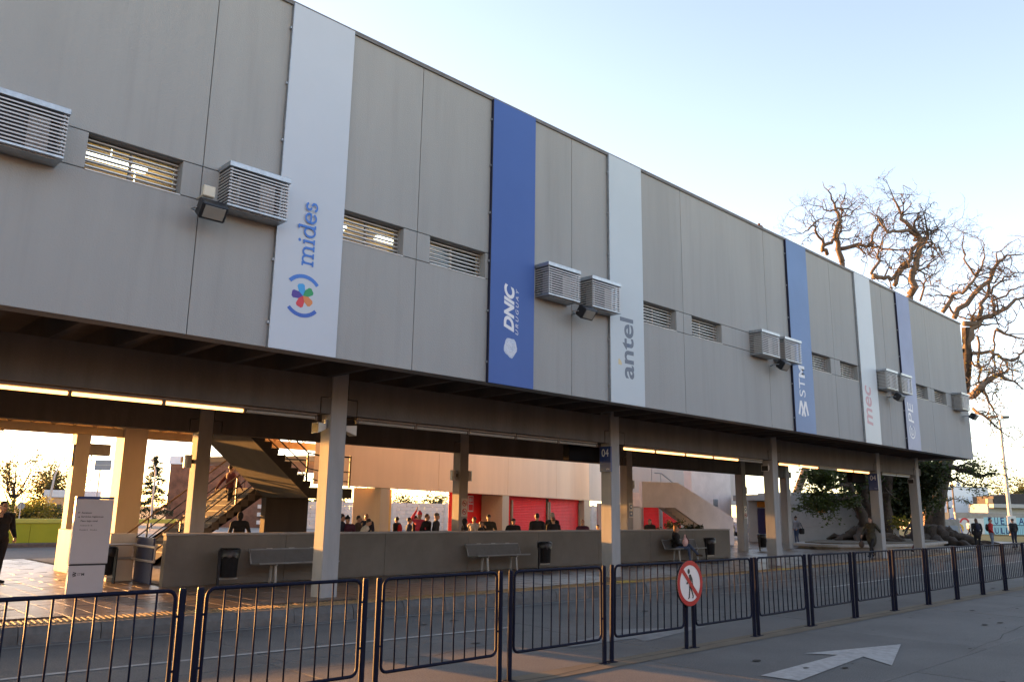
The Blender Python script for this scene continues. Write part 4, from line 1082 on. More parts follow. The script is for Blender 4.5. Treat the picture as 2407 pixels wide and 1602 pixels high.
# ================================================================== far right background
CR = R(-43.6)
mat('far_white', (0.80, 0.84, 0.90), 0.8, var=0.04); mat('far_grey', (0.42, 0.42, 0.41), 0.85, var=.08); mat('mural_blue', (0.32, 0.58, 0.66), 0.8, var=0.10, scale=.5)
mat('mural_white', (0.62, 0.64, 0.63), 0.8, var=.08); mat('wall_grey', (0.33, 0.32, 0.29), 0.9, var=.2, stain=.4); mat('brick_dark', (0.16, 0.09, 0.065), 0.9, var=.3, scale=3); mat('roof_dark', (0.05, 0.045, 0.045), 0.8, var=.2)
mat('warm_wall', (0.66, 0.42, 0.24), 0.85, var=.15)
mat('pole_wood', (0.20, 0.15, 0.11), 0.9, var=.2); mat('pole_pale', (0.50, 0.48, 0.46), 0.7, var=.08)
def froot(name, p, label, cat, rz=CR, group=None):
    return thing(name, p, label, cat, group, rz)
def fb(root, name, matn, a, b, c=.02, parent=None):
    q = MB(); q.box(a, b, c); return q.build(name, matn, parent or root, world=False)
mw = froot('mural_wall', (102.10, 33.13, -0.14), 'pale blue painted wall with dark letters FUE and A', 'wall')
fb(mw, 'wall', 'wall_grey', (0, 0, -.3), (16, .25, 2.55), .03)
fb(mw, 'painted_field', 'mural_white', (.3, -.006, .05), (3.2, -.001, 1.9), 0); fb(mw, 'painted_field', 'mural_blue', (3.2, -.007, .05), (15.9, -.001, 2.05), 0)
mat('mural_navy', (0.015, 0.03, 0.14), 0.8, var=.1); mat('mural_red', (0.55, 0.05, 0.06), 0.8, var=.1); mat('mural_yellow', (0.62, 0.40, 0.05), 0.8, var=.1)
def mtxt(s_, x, z, w, h): text_on(s_, MX((x, -.012, z), (1, 0, 0), (0, 0, 1)), w, h, 'mural_navy', mw, offset=.01)
for s_, x in (('F', 3.72), ('U', 4.42), ('E', 5.12), ('R', 5.78), ('Z', 6.45), ('A', 7.2)): mtxt(s_, x, 1.28, .42 if s_ != 'A' else .6, .78)
for s_, x in (('U', 4.36), ('L', 5.05), ('L', 5.62)): mtxt(s_, x, .25, .42, .66)
q = MB()
for a, b in zip(np.linspace(25, 165, 12)[:-1], np.linspace(25, 165, 12)[1:]):
    c0, s0, c1, s1 = math.cos(R(a)), math.sin(R(a)), math.cos(R(b)), math.sin(R(b))
    q.add([(1.0+.62*c0, -.012, 1.25+.7*s0), (1.0+.62*c1, -.012, 1.25+.7*s1), (1.0+.42*c1, -.012, 1.25+.5*s1), (1.0+.42*c0, -.012, 1.25+.5*s0)], [(0,1,2,3)])
q.build('painted_arc', 'mural_red', mw, fix=False, world=False)
q = MB(); n = 22
q.add([(.45+(.42 if k % 2 else .34)*math.cos(2*math.pi*k/n), -.013, .75+(.56 if k % 2 else .46)*math.sin(2*math.pi*k/n)) for k in range(n)], [tuple(range(n))]); q.build('painted_wheel', 'mural_yellow', mw, fix=False, world=False)
h_ = froot('playground_hoop', (80.18, 25.77, -0.07), 'blue playground hoop beside the grey monument block', 'hoop')
q = MB(); q.tube([(-.9+.0, 0, 1.75), (-.5, 0, 1.85), (-.15, 0, 1.6), (.1, 0, 1.05), (.22, 0, .5), (.25, 0, -.05)], .05, 8); q.build('tube', 'sign_bluebright' if 0 else 'hoop_blue', h_, world=False) if 'hoop_blue' in MATS else None
mat('hoop_blue', (0.03, 0.08, 0.42), 0.4, var=.1)
if not h_.children: q.build('tube', 'hoop_blue', h_, world=False)
wb = froot('white_building', (144.24, 53.13, 1.72), 'long white building beyond the painted wall', 'building')
fb(wb, 'wall', 'far_white', (0, 0, -1.5), (12.8, 8, 5.05), .05); fb(wb, 'parapet', 'far_grey', (-.05, -.05, 5.06), (12.85, 8.1, 5.2), .02); fb(wb, 'roof_tank', 'far_white', (8.6, 2, 5.21), (9.4, 4, 6.0), .05)
for k in range(3): fb(wb, 'rooftop_vent', 'roof_dark', (7.7+.24*k, 2, 5.21), (7.9+.24*k, 2.5, 5.5+.08*(k % 2)), .05)
gb = froot('grey_annex', (126.17, 46.52, 1.14), 'plain grey block in front of the white building', 'building')
fb(gb, 'wall', 'far_grey', (0, 0, -1.5), (3.25, 5, 3.9), .05); fb(gb, 'coping', 'wall_grey', (-.05, -.05, 3.91), (3.3, 5.0, 4.05), .02)
hs_ = froot('dark_roof_house', (142.13, 41.10, 1.46), 'dark roofed house at the right edge behind the painted wall', 'house')
fb(hs_, 'wall', 'far_grey', (0, .5, -1), (9, 6, 2.5), .05); fb(hs_, 'side_wall', 'warm_wall', (0, .3, 2.6), (.85, .9, 3.3), .03)
q = MB(); q.prism([(.9, 2.55), (9, 2.55), (9, 4.2), (4.5, 4.1), (.9, 3.7)], .2, 6, 'y'); q.build('roof', 'roof_dark', hs_, world=False); fb(hs_, 'awning', 'far_grey', (.2, -.8, 1.9), (9, .49, 2.5), .03)
ww = froot('sunlit_wall', (107.32, 36.14, 1.57), 'small orange lit wall between the two wooden poles', 'wall', rz=R(-100))
fb(ww, 'wall', 'warm_wall', (-1.9, -1.6, -1.0), (.2, .9, .85), .04)
for i, (px_, lb) in enumerate(((0, 'wooden utility pole with crossarm beside the traffic light'), (1, 'bare wooden utility pole right of the crossarm pole'))):
    po = froot('utility_pole', (109.98, 36.45, 1.47) if i == 0 else (114.97, 37.34, 1.46), lb, 'pole')
    q = MB(); q.tube([(0, 0, -1), (0, 0, 4.6 if i == 0 else 5.0)], [.13, .09], 8); q.build('shaft', 'pole_wood', po, world=False)
    if i == 0:
        fb(po, 'crossarm', 'pole_wood', (-.35, -.05, 4.05), (.15, .05, 4.15), .01); fb(po, 'crossarm', 'pole_wood', (-.45, -.1, 3.7), (-.05, .1, 3.9), .01)
    else:
        fb(po, 'insulator', 'pole_pale', (-.18, -.1, 1.6), (-.02, .1, 1.9), .03); fb(po, 'insulator', 'pole_pale', (-.12, -.1, .8), (.1, .1, 1.1), .03)
mat('tl_yellow', (0.70, 0.42, 0.02), 0.45, var=.05)
tr = froot('traffic_light', (96.49, 32.88, -0.31), 'yellow traffic light seen from the side', 'traffic light')
q = MB(); q.tube([(0, 0, -.3), (0, 0, 2.1)], .05, 8); q.build('post', 'tl_yellow', tr, world=False)
fb(tr, 'head', 'tl_yellow', (-.17, -.16, 2.1), (.14, .16, 3.25), .03)
for k in range(3):
    q = MB(); q.tube([(-.17, 0, 2.3+k*.36), (-.42, 0, 2.27+k*.36)], [.14, .13], 10); q.build('visor', 'tl_yellow', tr, world=False)
    q = MB(); q.tube([(-.175, 0, 2.3+k*.36), (-.18, 0, 2.3+k*.36)], .11, 10); q.build('lens', ['t_green', 't_orange', 't_red'][k], tr, world=False)
mo = froot('monument_block', (73.59, 25.00, -0.06), 'grey concrete monument block with a metal plaque near the roots', 'monument', rz=R(-50))
fb(mo, 'block', 'wall_grey', (0, 0, -.2), (1.45, .8, 1.75), .03); fb(mo, 'plaque', 'sign_grey', (.2, -.03, .28), (1.25, -.001, 1.25), .005); fb(mo, 'footing', 'concrete', (-.15, -.15, -.25), (1.6, .95, .06), .02)
for xx in (.25, 1.2):
    for z_ in (.33, 1.2): fb(mo, 'bolt', 'galv', (xx-.02, -.04, z_-.02), (xx+.02, -.0305, z_+.02), .004)
lm = froot('lamp_mast', (101.98, 27.54, 0.08), 'tall pale lamp mast with twin floodlights at the right', 'street lamp')
q = MB(); q.tube([(0, 0, -.3), (0, 0, 6), (0, 0, 12.6)], [.26, .17, .11], 10); q.build('mast', 'pole_pale', lm, world=False)
fb(lm, 'crossarm', 'pole_pale', (-1.0, -.05, 12.5), (.9, .05, 12.62), .01)
for xx in (-.75, .65): fb(lm, 'floodlight', 'black_metal', (xx-.38, -.2, 12.7), (xx+.38, .2, 12.98), .03)
fb(lm, 'poster', 'mural_white', (-.55, -.33, .5), (.42, -.28, 2.0), .004)
# barrier across the far path
for k in range(3):
    fo = froot('path_barrier', (71.05, 20.49, -0.49), ['dark blue barrier across the path, left end', 'dark blue barrier across the path, middle panel behind the pair', 'dark blue barrier across the path at the right edge'][k], 'barrier', R(-38), 'barriers across the far path')
    fo.location += Matrix.Rotation(R(-38), 3, 'Z') @ Vector((k*1.65, 0, 0)); fo.location.z = PZ
    q = MB(); q.tube([(0, 0, 0), (0, 0, 1.15)], .035, 7); q.build('post', 'fence_blue', fo, world=False)
    q = MB(); q.tube([(0, 0, 1.1), (1.6, 0, 1.1)], .025, 7); q.build('rail', 'fence_blue', fo, world=False); q = MB(); q.tube([(0, 0, .3), (1.6, 0, .3)], .02, 7); q.build('rail', 'fence_blue', fo, world=False)
    for j in range(9): q = MB(); q.tube([(.16+j*.16, 0, .3), (.16+j*.16, 0, 1.1)], .009, 5); q.build('bar', 'fence_blue', fo, world=False)

# ================================================================== white block wall behind the concourse
mat('block_white', (0.56, 0.56, 0.54), 0.85, var=.12, scale=2, stain=.3, objrand=.06)
bw = froot('block_wall', (29.92, 59.66, -0.45), 'white concrete block wall behind the concourse', 'wall', rz=R(-30))
bw.location.z = PZ
blk = MB(); blk.box((0, 0, 0), (.98, .12, .29), .012); bme = blk.mesh('block', 'block_white')
for r_ in range(7):
    for k in range(34):
        inst(bme, 'block', (k*1.0-(.5 if r_ % 2 else 0)+.5, random.uniform(-.006, .006), r_*.30), bw)
for k in range(8): fb(bw, 'pier', 'block_white', (k*4.2+2, -.08, 0), (k*4.2+2.3, -.001, 2.16), .01)
# ================================================================== left background houses, lamp, signs
mat('brick_red', (0.22, 0.11, 0.07), 0.9, var=.35, scale=2.0, stain=.4, bump=.3)
bh = froot('brick_building', (24.77, 64.39, 0.15), 'brown brick building with a white parapet behind the stair', 'building', rz=R(-25))
bh.location.z = 0
fb(bh, 'wall', 'brick_red', (0, 0, 0), (9, 7, 5.0), .03); fb(bh, 'parapet', 'far_white', (-.1, -.1, 5.01), (9.1, 7, 5.65), .02)
# individual courses on the face that shows
bk = MB(); bk.box((0, -.012, 0), (.42, .0, .13), .006); bkm = bk.mesh('brick', 'brick_red'); MATS['brick_red'] = MATS['brick_red']
for r_ in range(20):
    for k in range(14):
        if random.random() < .9: inst(bkm, 'brick', (.05+k*.45+(.22 if r_ % 2 else 0), random.uniform(-.012, -.001), 1.9+r_*.15), bh)
for k in range(3):
    w5 = fb(bh, 'window', 'far_white', (-.04, .8+k*2.0, 2.6), (-.001, 2.1+k*2.0, 4.4), .01); fb(bh, 'pane', 'bus_glass', (-.05, .9+k*2.0, 2.7), (-.041, 2.0+k*2.0, 4.3), 0, w5)
hl = froot('red_house', (19.09, 75.44, 0.16), 'small red brick house with a white roof edge behind the far trees', 'house', rz=R(-48))
hl.location.z = 0; fb(hl, 'wall', 'warm_wall', (0, 0, 0), (2.3, 4, 2.35), .03); fb(hl, 'roof_edge', 'far_white', (-.1, -.1, 2.36), (2.4, 4, 2.95), .02); fb(hl, 'window', 'bus_glass', (.9, -.02, .9), (1.5, -.001, 1.8), .005)
sl_ = froot('street_lamp', (15.81, 61.59, 0.31), 'tall curved arm street lamp beyond the lime wall', 'street lamp')
sl_.location.z = 0
q = MB(); q.tube([(0, 0, 0), (.1, 0, 2.6), (.2, 0, 3.7), (.45, 0, 4.5), (.9, 0, 4.95), (1.4, 0, 5.05)], [.1, .08, .065, .05, .04, .035], 8); q.build('mast', 'pole_pale', sl_, world=False); fb(sl_, 'lamp_head', 'pole_pale', (1.35, -.1, 4.98), (1.9, .1, 5.1), .03)
gs = froot('road_sign', (16.93, 54.85, 0.42), 'grey back of a rectangular road sign beside the cream pillar', 'sign')
gs.location.z = 0
fb(gs, 'board', 'sign_grey', (-.55, -.02, 3.95), (.5, .02, 4.6), .006); q = MB(); q.tube([(-.2, .05, 0), (-.2, .05, 4.6)], .05, 8); q.build('post', 'pole_pale', gs, world=False); fb(gs, 'stiffener', 'galv', (-.55, -.05, 4.25), (.5, -.021, 4.3), .004)
rs = froot('round_traffic_sign', (12.64, 54.69, 0.49), 'grey back of a round traffic sign above the lime wall', 'sign'); rs.location.z = 0
q = MB(); q.tube([(0, -.02, 1.72), (0, 0, 1.72)], .22, 20); q.build('disc', 'sign_grey', rs, world=False); q = MB(); q.tube([(0, -.05, 0), (0, -.05, 1.92)], .03, 8); q.build('post', 'pole_pale', rs, world=False)

# ================================================================== terrace added behind the photographer to shut out the low sky
mat('front_a', (0.30, 0.27, 0.24), 0.9, var=.15); mat('front_b', (0.22, 0.20, 0.19), 0.9, var=.15); mat('front_c', (0.26, 0.17, 0.13), 0.9, var=.2)
x = -46.0
o = thing('added_terrace', (10, -24, 0), 'added terrace of plain houses behind the viewer, blocking the low sky', 'building')
for k in range(11):
    w = RG0.uniform(8, 13); h = RG0.uniform(8.5, 12.5); d = RG0.uniform(-1.5, 1.5)
    q = MB(); q.box((x, -34+d, -.05), (x+w-.1, -24+d, h), .05); q.build('house_wall', ['front_a', 'front_b', 'front_c'][k % 3], o)
    q = MB(); q.box((x-.05, -34+d, h+.001), (x+w-.06, -23.8+d, h+.35), .03); q.build('cornice', 'front_b', o)
    for r_ in range(2):
        for c_ in range(3):
            q = MB(); xx = x+1+c_*(w-2.2)/2.6; q.box((xx, -24+d+.002, 1.0+r_*4), (xx+1.5, -23.96+d, 3.2+r_*4)); q.build('window', 'bus_glass', o)
    x += w

# ================================================================== trees and plants
def leaf_mat(name, col, trans=.35, var=.35):
    M_ = mat(name, col, 0.6, var=var, scale=1.5)
    nt = M_.node_tree; N = nt.nodes; L = nt.links
    b = N['Principled BSDF']; out = [n for n in N if n.type == 'OUTPUT_MATERIAL'][0]
    tr_ = N.new('ShaderNodeBsdfTranslucent'); tr_.inputs[0].default_value = (col[0]*1.5, col[1]*1.6, col[2]*.8, 1)
    mx = N.new('ShaderNodeMixShader'); mx.inputs[0].default_value = trans
    L.new(b.outputs[0], mx.inputs[1]); L.new(tr_.outputs[0], mx.inputs[2]); L.new(mx.outputs[0], out.inputs[0])
    return M_
mat('bark', (0.17, 0.13, 0.10), 0.9, var=.35, scale=5, stain=.4, bump=.5, bscale=14)
mat('bark_dark', (0.06, 0.045, 0.033), 0.95, var=.5, scale=4, stain=.5, bump=1.0, bscale=7, grain=.3)
mat('twig', (0.10, 0.08, 0.065), 0.9, var=.25, scale=6)
leaf_mat('leaf_dark', (0.028, 0.040, 0.014)); leaf_mat('leaf_mid', (0.05, 0.066, 0.018)); leaf_mat('leaf_yellow', (0.20, 0.17, 0.025)); leaf_mat('leaf_conifer', (0.02, 0.035, 0.018), .15); leaf_mat('leaf_olive', (0.08, 0.08, 0.03))
RG = random.Random(21)
def wob(pts, amp, sub=3):
    out = []
    for a, b in zip(pts[:-1], pts[1:]):
        a = Vector(a); b = Vector(b); L_ = (b-a).length
        for k in range(sub):
            t = k/sub; p = a.lerp(b, t)
            if k: p += Vector((RG.gauss(0, 1), RG.gauss(0, 1), RG.gauss(0, 1)))*amp*L_
            out.append(p)
    out.append(Vector(pts[-1])); return out
def twigs(mb, p, d, L_, r, lev, crook=.55, droop=0.0, ends=None, n=4):
    """crooked branch from p along d, with side shoots"""
    k = 5; pts = [Vector(p)]; dd = Vector(d).normalized()
    for i in range(k):
        ck = crook*(1 if lev >= 2 else .72); dd = (dd + Vector((RG.gauss(0, ck), RG.gauss(0, ck), RG.gauss(0, ck)-droop))).normalized()
        pts.append(pts[-1]+dd*L_/k)
        if lev > 0 and i > 0:
            for _ in range(RG.choice((0, 1, 1, 2))):
                sd_ = (dd*0.5+Vector((RG.gauss(0, 1), RG.gauss(0, 1), RG.gauss(0, 1)+.15))*.8)
                twigs(mb, pts[-1], sd_, L_*RG.uniform(.4, .65), r*.55, lev-1, crook, droop, ends, 3)
    mb.tube(pts, [r*(1-.75*i/k) for i in range(k+1)], n, cap=False)
    if ends is not None and lev <= 1: ends.append(pts[-1])
def limbs(mb, tw, specs, lev=2, dens=1.0, tl_=1.6, crook=.5, droop=0., ends=None):
    for pts, r0, r1 in specs:
        pp = wob(pts, .07, 3); n = len(pp)
        mb.tube(pp, [r0+(r1-r0)*i/(n-1) for i in range(n)], 8 if r0 > .12 else 6)
        for i in range(2, n):
            if RG.random() < .58*dens:
                t = pp[i]-pp[i-1]; ra = r0+(r1-r0)*i/(n-1)
                d = t.normalized()*.4+Vector((RG.gauss(0, 1), RG.gauss(0, 1), RG.gauss(0, 1)+.1))
                twigs(tw, pp[i], d, tl_*RG.uniform(.6, 1.2), max(.026, min(ra*.6, .075)), lev, crook, droop, ends)
        twigs(tw, pp[-1], pp[-1]-pp[-2], tl_, max(.03, r1*.9), lev, crook, droop, ends)
def gnarl(mb, amp):
    mb.v = [(x+RG.gauss(0, amp), y+RG.gauss(0, amp), z+RG.gauss(0, amp)*.7) for x, y, z in mb.v]
def leaves(mb, centers, n, spread, size, rng=RG, flat_=.5):
    for _ in range(n):
        c = Vector(rng.choice(centers)); sp = spread
        p = c+Vector((rng.gauss(0, sp), rng.gauss(0, sp), rng.gauss(0, sp*.75)))
        u_ = Vector((rng.gauss(0, 1), rng.gauss(0, 1), rng.gauss(0, flat_))).normalized(); v_ = u_.orthogonal().normalized()
        v_ = (v_*math.cos(rng.random()*6)+u_.cross(v_)*math.sin(rng.random()*6)).normalized()
        s_ = size*rng.uniform(.6, 1.3)
        mb.add([p-u_*s_, p-v_*s_*.45, p+u_*s_, p+v_*s_*.45], [(0, 1, 2, 3)])

# ---- three bare trees beyond the roof
def tree(name, loc, label, cat='tree', group=None): return thing(name, loc, label, cat, group)
# A
ta = tree('bare_tree', (58.0, 31.5, 0), 'leafless gnarled tree showing above the roof, leftmost of three', group='bare gnarled trees')
tr_, tw_ = MB(), MB()
q = MB(); q.tube(wob([(ta.location.x, ta.location.y, 0), (63.11, 27.22, 12.13), (61.16, 26.37, 21.50)], .03), [.34, .3, .28, .26, .24, .22, .2], 10); q.build('trunk', 'bark', ta, smooth=True)
limbs(tr_, tw_, [
 ([(61.16, 26.37, 21.50), (60.76, 26.46, 22.51), (59.96, 26.18, 23.69), (59.66, 25.56, 24.37), (59.24, 25.75, 25.11), (59.08, 25.75, 25.63)], 0.242, 0.087),
 ([(60.88, 26.34, 22.52), (62.26, 25.58, 23.03), (63.57, 25.01, 23.18), (64.26, 24.43, 22.89), (64.18, 23.21, 22.49)], 0.177, 0.070),
 ([(60.19, 27.12, 22.10), (58.94, 26.82, 22.40), (59.86, 26.46, 23.03), (60.13, 26.20, 23.04)], 0.161, 0.104),
 ([(59.86, 27.37, 22.33), (58.82, 26.80, 22.86), (57.37, 26.66, 23.25), (57.21, 26.64, 23.82), (57.65, 26.12, 24.15)], 0.129, 0.043),
 ([(57.28, 26.57, 23.83), (56.99, 27.02, 23.24), (56.68, 27.39, 22.98)], 0.073, 0.035),
 ([(59.24, 25.75, 25.11), (58.73, 26.23, 25.10), (58.20, 26.64, 25.45)], 0.081, 0.035), ([(59.21, 25.73, 25.28), (59.81, 25.15, 25.29), (60.22, 24.81, 25.13)], 0.081, 0.035), ([(59.62, 25.52, 24.63), (61.00, 25.50, 25.07), (61.17, 25.20, 25.50)], 0.073, 0.035),
 ([(63.57, 25.01, 23.18), (64.50, 25.21, 24.26), (64.87, 24.61, 25.15), (64.96, 24.41, 25.49), (64.50, 24.83, 25.59), (64.09, 25.07, 26.09)], 0.113, 0.043),
 ([(62.26, 25.58, 23.03), (62.26, 25.09, 22.31), (62.44, 24.99, 22.05)], 0.081, 0.035)], 2, 1.0, 2.2)
tr_.build('limbs', 'bark', ta, smooth=True); tw_.build('twigs', 'twig', ta, fix=False)
# B
tb = tree('bare_tree', (59.5, 27.5, 0), 'leafless gnarled tree with the tallest crown, middle of three', group='bare gnarled trees')
tr_, tw_ = MB(), MB()
q = MB(); q.tube(wob([(59.5, 27.5, 0), (62.43, 22.39, 11.56), (61.32, 21.60, 17.96)], .02), [.34, .31, .29, .27, .25, .24, .23], 10); q.build('trunk', 'bark', tb, smooth=True)
limbs(tr_, tw_, [
 ([(61.32, 21.60, 17.96), (61.22, 21.21, 19.64), (61.33, 20.64, 21.25), (61.33, 20.43, 21.97), (61.03, 20.58, 22.43), (60.45, 20.95, 23.07), (59.98, 21.28, 23.46), (59.98, 21.20, 23.77), (59.64, 21.32, 24.48), (59.36, 21.44, 24.97)], 0.274, 0.052),
 ([(61.33, 20.43, 21.97), (61.65, 20.08, 22.13), (61.52, 20.04, 22.68)], 0.161, 0.087), ([(61.20, 20.51, 22.12), (60.72, 20.85, 22.51), (58.94, 21.23, 22.21), (58.43, 21.73, 22.14), (58.05, 21.93, 22.68), (57.71, 22.08, 23.29)], 0.161, 0.043),
 ([(61.37, 20.58, 21.32), (62.73, 20.45, 22.15), (63.11, 20.11, 22.06), (63.32, 20.08, 21.50)], 0.113, 0.043),
 ([(60.37, 22.32, 18.59), (60.43, 22.03, 19.37), (60.83, 21.42, 20.19), (61.02, 20.91, 21.31), (61.22, 20.54, 21.96)], 0.177, 0.122),
 ([(59.13, 23.28, 19.34), (59.64, 22.84, 19.20), (60.18, 22.36, 19.06), (60.48, 21.87, 19.78), (60.93, 21.37, 20.03)], 0.177, 0.122), ([(59.00, 23.38, 19.44), (59.33, 22.78, 20.40), (59.14, 22.74, 21.21), (59.22, 22.51, 21.74)], 0.121, 0.052),
 ([(60.97, 20.65, 22.42), (60.75, 20.66, 23.07), (60.84, 20.32, 23.94), (60.97, 20.18, 24.01)], 0.081, 0.035), ([(61.52, 20.04, 22.68), (61.98, 19.60, 22.69), (62.27, 19.32, 22.70)], 0.065, 0.035), ([(61.32, 21.09, 19.73), (62.80, 20.95, 20.20), (63.31, 20.29, 20.84), (63.46, 20.08, 21.03)], 0.096, 0.035),
 ([(61.95, 21.11, 17.57), (61.94, 20.77, 18.78), (62.26, 20.28, 19.41), (62.59, 19.90, 19.66)], 0.088, 0.035), ([(61.82, 20.06, 21.64), (63.67, 19.84, 21.19), (63.99, 19.39, 21.67)], 0.065, 0.027)], 2, 1.0, 2.1)
tr_.build('limbs', 'bark', tb, smooth=True); tw_.build('twigs', 'twig', tb, fix=False)
# C : massive base with roots, crown at the right edge
tc = tree('ombu_tree', (54.56, 19.01, 0.38), 'big leafless tree at the right with a gnarled swollen base', group=None); tc.location.z = 0
bx, by = tc.location.x, tc.location.y
tr_, tw_ = MB(), MB()
q = MB(); q.tube(wob([(bx, by, -.1), (bx, by, 1.2), (54.76, 18.46, 4.06), (55.52, 17.75, 6.46), (56.70, 17.23, 9.25), (56.42, 16.64, 12.20), (56.11, 16.47, 13.81)], .03, 2), [.95, .8, .62, .5, .44, .4, .36, .32, .28, .26, .24, .22, .2], 12)
for k in range(11):
    a = k*2*math.pi/11+RG.uniform(-.2, .2); L_ = RG.uniform(1.6, 3.2)
    q.tube(wob([(bx+.6*math.cos(a), by+.6*math.sin(a), 1.1), (bx+1.3*math.cos(a), by+1.3*math.sin(a), .55), (bx+(1.2+L_*.5)*math.cos(a+.1), by+(1.2+L_*.5)*math.sin(a+.1), .35), (bx+(1.2+L_)*math.cos(a+.2), by+(1.2+L_)*math.sin(a+.2), .0)], .08), [.36, .36, .34, .32, .3, .26, .22, .18, .12, .07], 8)
gnarl(q, .07); q.build('trunk', 'bark_dark', tc, smooth=True)
CB = [
 ([(54.84, 17.42, 14.75), (55.12, 16.82, 15.86), (54.65, 15.84, 15.95), (54.98, 15.28, 16.77), (55.00, 15.11, 17.27)], 0.150, 0.050), ([(55.44, 16.93, 14.41), (56.13, 15.83, 15.96), (56.72, 15.03, 16.78), (56.74, 14.86, 17.29), (56.86, 14.61, 17.78), (57.28, 14.03, 18.41), (57.99, 13.34, 18.47)], 0.180, 0.034),
 ([(54.98, 15.28, 16.77), (54.39, 15.61, 17.58), (54.13, 15.62, 18.39), (54.04, 15.62, 18.70)], 0.075, 0.025), ([(56.09, 15.52, 17.17), (56.24, 15.19, 17.82), (56.25, 15.01, 18.38), (56.13, 14.94, 19.05)], 0.075, 0.025), ([(56.59, 15.87, 14.30), (56.75, 15.28, 15.81), (56.79, 14.91, 17.00), (56.75, 14.50, 18.53)], 0.150, 0.042),
 ([(55.91, 16.58, 14.07), (56.62, 15.90, 14.09), (57.25, 15.14, 14.67), (57.80, 14.50, 15.08), (58.11, 14.04, 15.65), (58.75, 13.40, 15.75)], 0.195, 0.067), ([(56.30, 16.68, 12.47), (56.32, 16.29, 13.73), (56.68, 15.88, 14.01)], 0.225, 0.168), ([(57.49, 15.17, 13.76), (58.06, 14.73, 13.42), (58.95, 13.95, 13.17)], 0.120, 0.042),
 ([(55.57, 16.79, 14.47), (55.11, 17.04, 15.13), (54.68, 17.39, 15.34)], 0.090, 0.034), ([(57.25, 15.14, 14.67), (58.47, 15.01, 15.98), (58.99, 14.35, 16.54), (59.46, 13.84, 16.77)], 0.090, 0.034), ([(56.93, 15.07, 15.98), (57.35, 14.35, 17.06), (58.00, 13.65, 17.34)], 0.075, 0.034),
 ([(56.55, 16.58, 11.99), (56.99, 16.08, 12.27), (56.39, 15.28, 12.13), (56.96, 14.86, 11.69), (57.44, 14.43, 11.60), (57.70, 14.12, 11.84), (57.85, 13.86, 12.24)], 0.135, 0.059), ([(55.88, 16.56, 9.37), (55.13, 15.76, 9.75), (55.38, 15.39, 10.20), (55.78, 14.91, 10.54), (56.35, 14.46, 10.22), (56.72, 14.16, 10.04)], 0.255, 0.050),
 ([(56.10, 16.58, 8.59), (55.45, 15.92, 8.13), (55.74, 15.71, 7.90), (56.24, 15.39, 7.37), (56.62, 15.13, 6.99), (57.14, 14.75, 6.59)], 0.105, 0.025), ([(55.11, 15.74, 9.88), (55.51, 15.54, 9.24), (55.95, 15.38, 8.35), (56.28, 15.25, 7.71)], 0.105, 0.025), ([(56.71, 16.05, 13.28), (56.96, 16.28, 11.67), (56.11, 16.11, 10.17)], 0.075, 0.059),
 ([(56.96, 14.86, 11.69), (57.50, 14.55, 10.99), (57.85, 14.44, 10.21)], 0.068, 0.025), ([(57.48, 15.20, 13.70), (57.61, 15.50, 12.22), (56.73, 15.37, 10.71)], 0.068, 0.042), ([(55.61, 16.21, 11.48), (56.18, 15.82, 10.96), (56.84, 15.15, 11.11), (57.48, 14.65, 10.73)], 0.068, 0.025)]
ends = []
limbs(tr_, tw_, CB[:11], 2, 1.0, 1.9); limbs(tr_, tw_, CB[11:], 2, 1.0, 1.6, .45, .05, ends)
tr_.build('limbs', 'bark', tc, smooth=True); tw_.build('twigs', 'twig', tc, fix=False)
q = MB(); leaves(q, ends, 420, .12, .09); q.build('leaves', 'leaf_yellow', tc, fix=False)
# saplings growing on the root base
tr_ = MB(); q = MB(); e2 = []
for pts in ([(53.00, 18.62, 2.02), (53.03, 18.30, 2.98), (53.06, 18.05, 3.74), (53.17, 17.87, 4.05)], [(53.00, 18.62, 2.02), (53.02, 18.43, 2.58), (53.22, 18.16, 2.83), (53.68, 17.71, 2.89), (54.33, 17.08, 2.91), (54.67, 16.83, 2.66)], [(52.73, 18.59, 2.98), (53.09, 18.32, 2.73), (53.38, 18.13, 2.43)], [(52.74, 18.66, 2.72), (52.69, 18.48, 3.48), (52.79, 18.29, 3.79)]):
    pp = wob(pts, .05); tr_.tube(pp, [.045*(1-.7*i/len(pp)) for i in range(len(pp))], 5); e2 += pp[len(pp)//3:]
    for p in pp[3:]: twigs(tr_, p, (RG.gauss(0, 1), RG.gauss(0, 1), RG.gauss(0, 1)), .35, .012, 0)
tr_.build('shoots', 'twig', tc, fix=False); leaves(q, e2, 520, .13, .07); q.build('shoot_leaves', 'leaf_mid', tc, fix=False)

# ---- leaning evergreen in the planter
te = tree('evergreen_tree', (46.22, 19.85, 0.56), 'leaning dark evergreen tree growing from the planter', group=None); te.location.z = .5
q = MB()
q.tube(wob([(46.04, 20.07, 0.39), (46.06, 19.90, 0.93), (46.17, 19.68, 1.30), (46.03, 19.71, 1.65), (45.86, 19.75, 2.07), (45.64, 19.87, 2.41), (45.42, 19.93, 2.94), (45.21, 19.96, 3.52)], .03, 2), [.5, .42, .36, .33, .30, .28, .27, .26, .25, .24, .22, .2, .19, .18, .16], 10)
q.tube(wob([(47.55, 20.05, 0.37), (47.49, 19.86, 1.20), (47.35, 19.80, 1.87), (47.17, 19.84, 2.34), (46.99, 19.93, 2.62), (46.77, 19.87, 3.57)], .03, 2), [.45, .38, .32, .3, .27, .25, .23, .22, .2, .19, .18], 10)
q.tube(wob([(48.24, 19.40, 0.31), (48.01, 19.29, 1.45), (47.79, 19.16, 2.64), (47.71, 18.83, 4.06), (47.82, 18.37, 5.25)], .03, 2), [.45, .36, .32, .3, .28, .26, .24, .22, .2], 10)
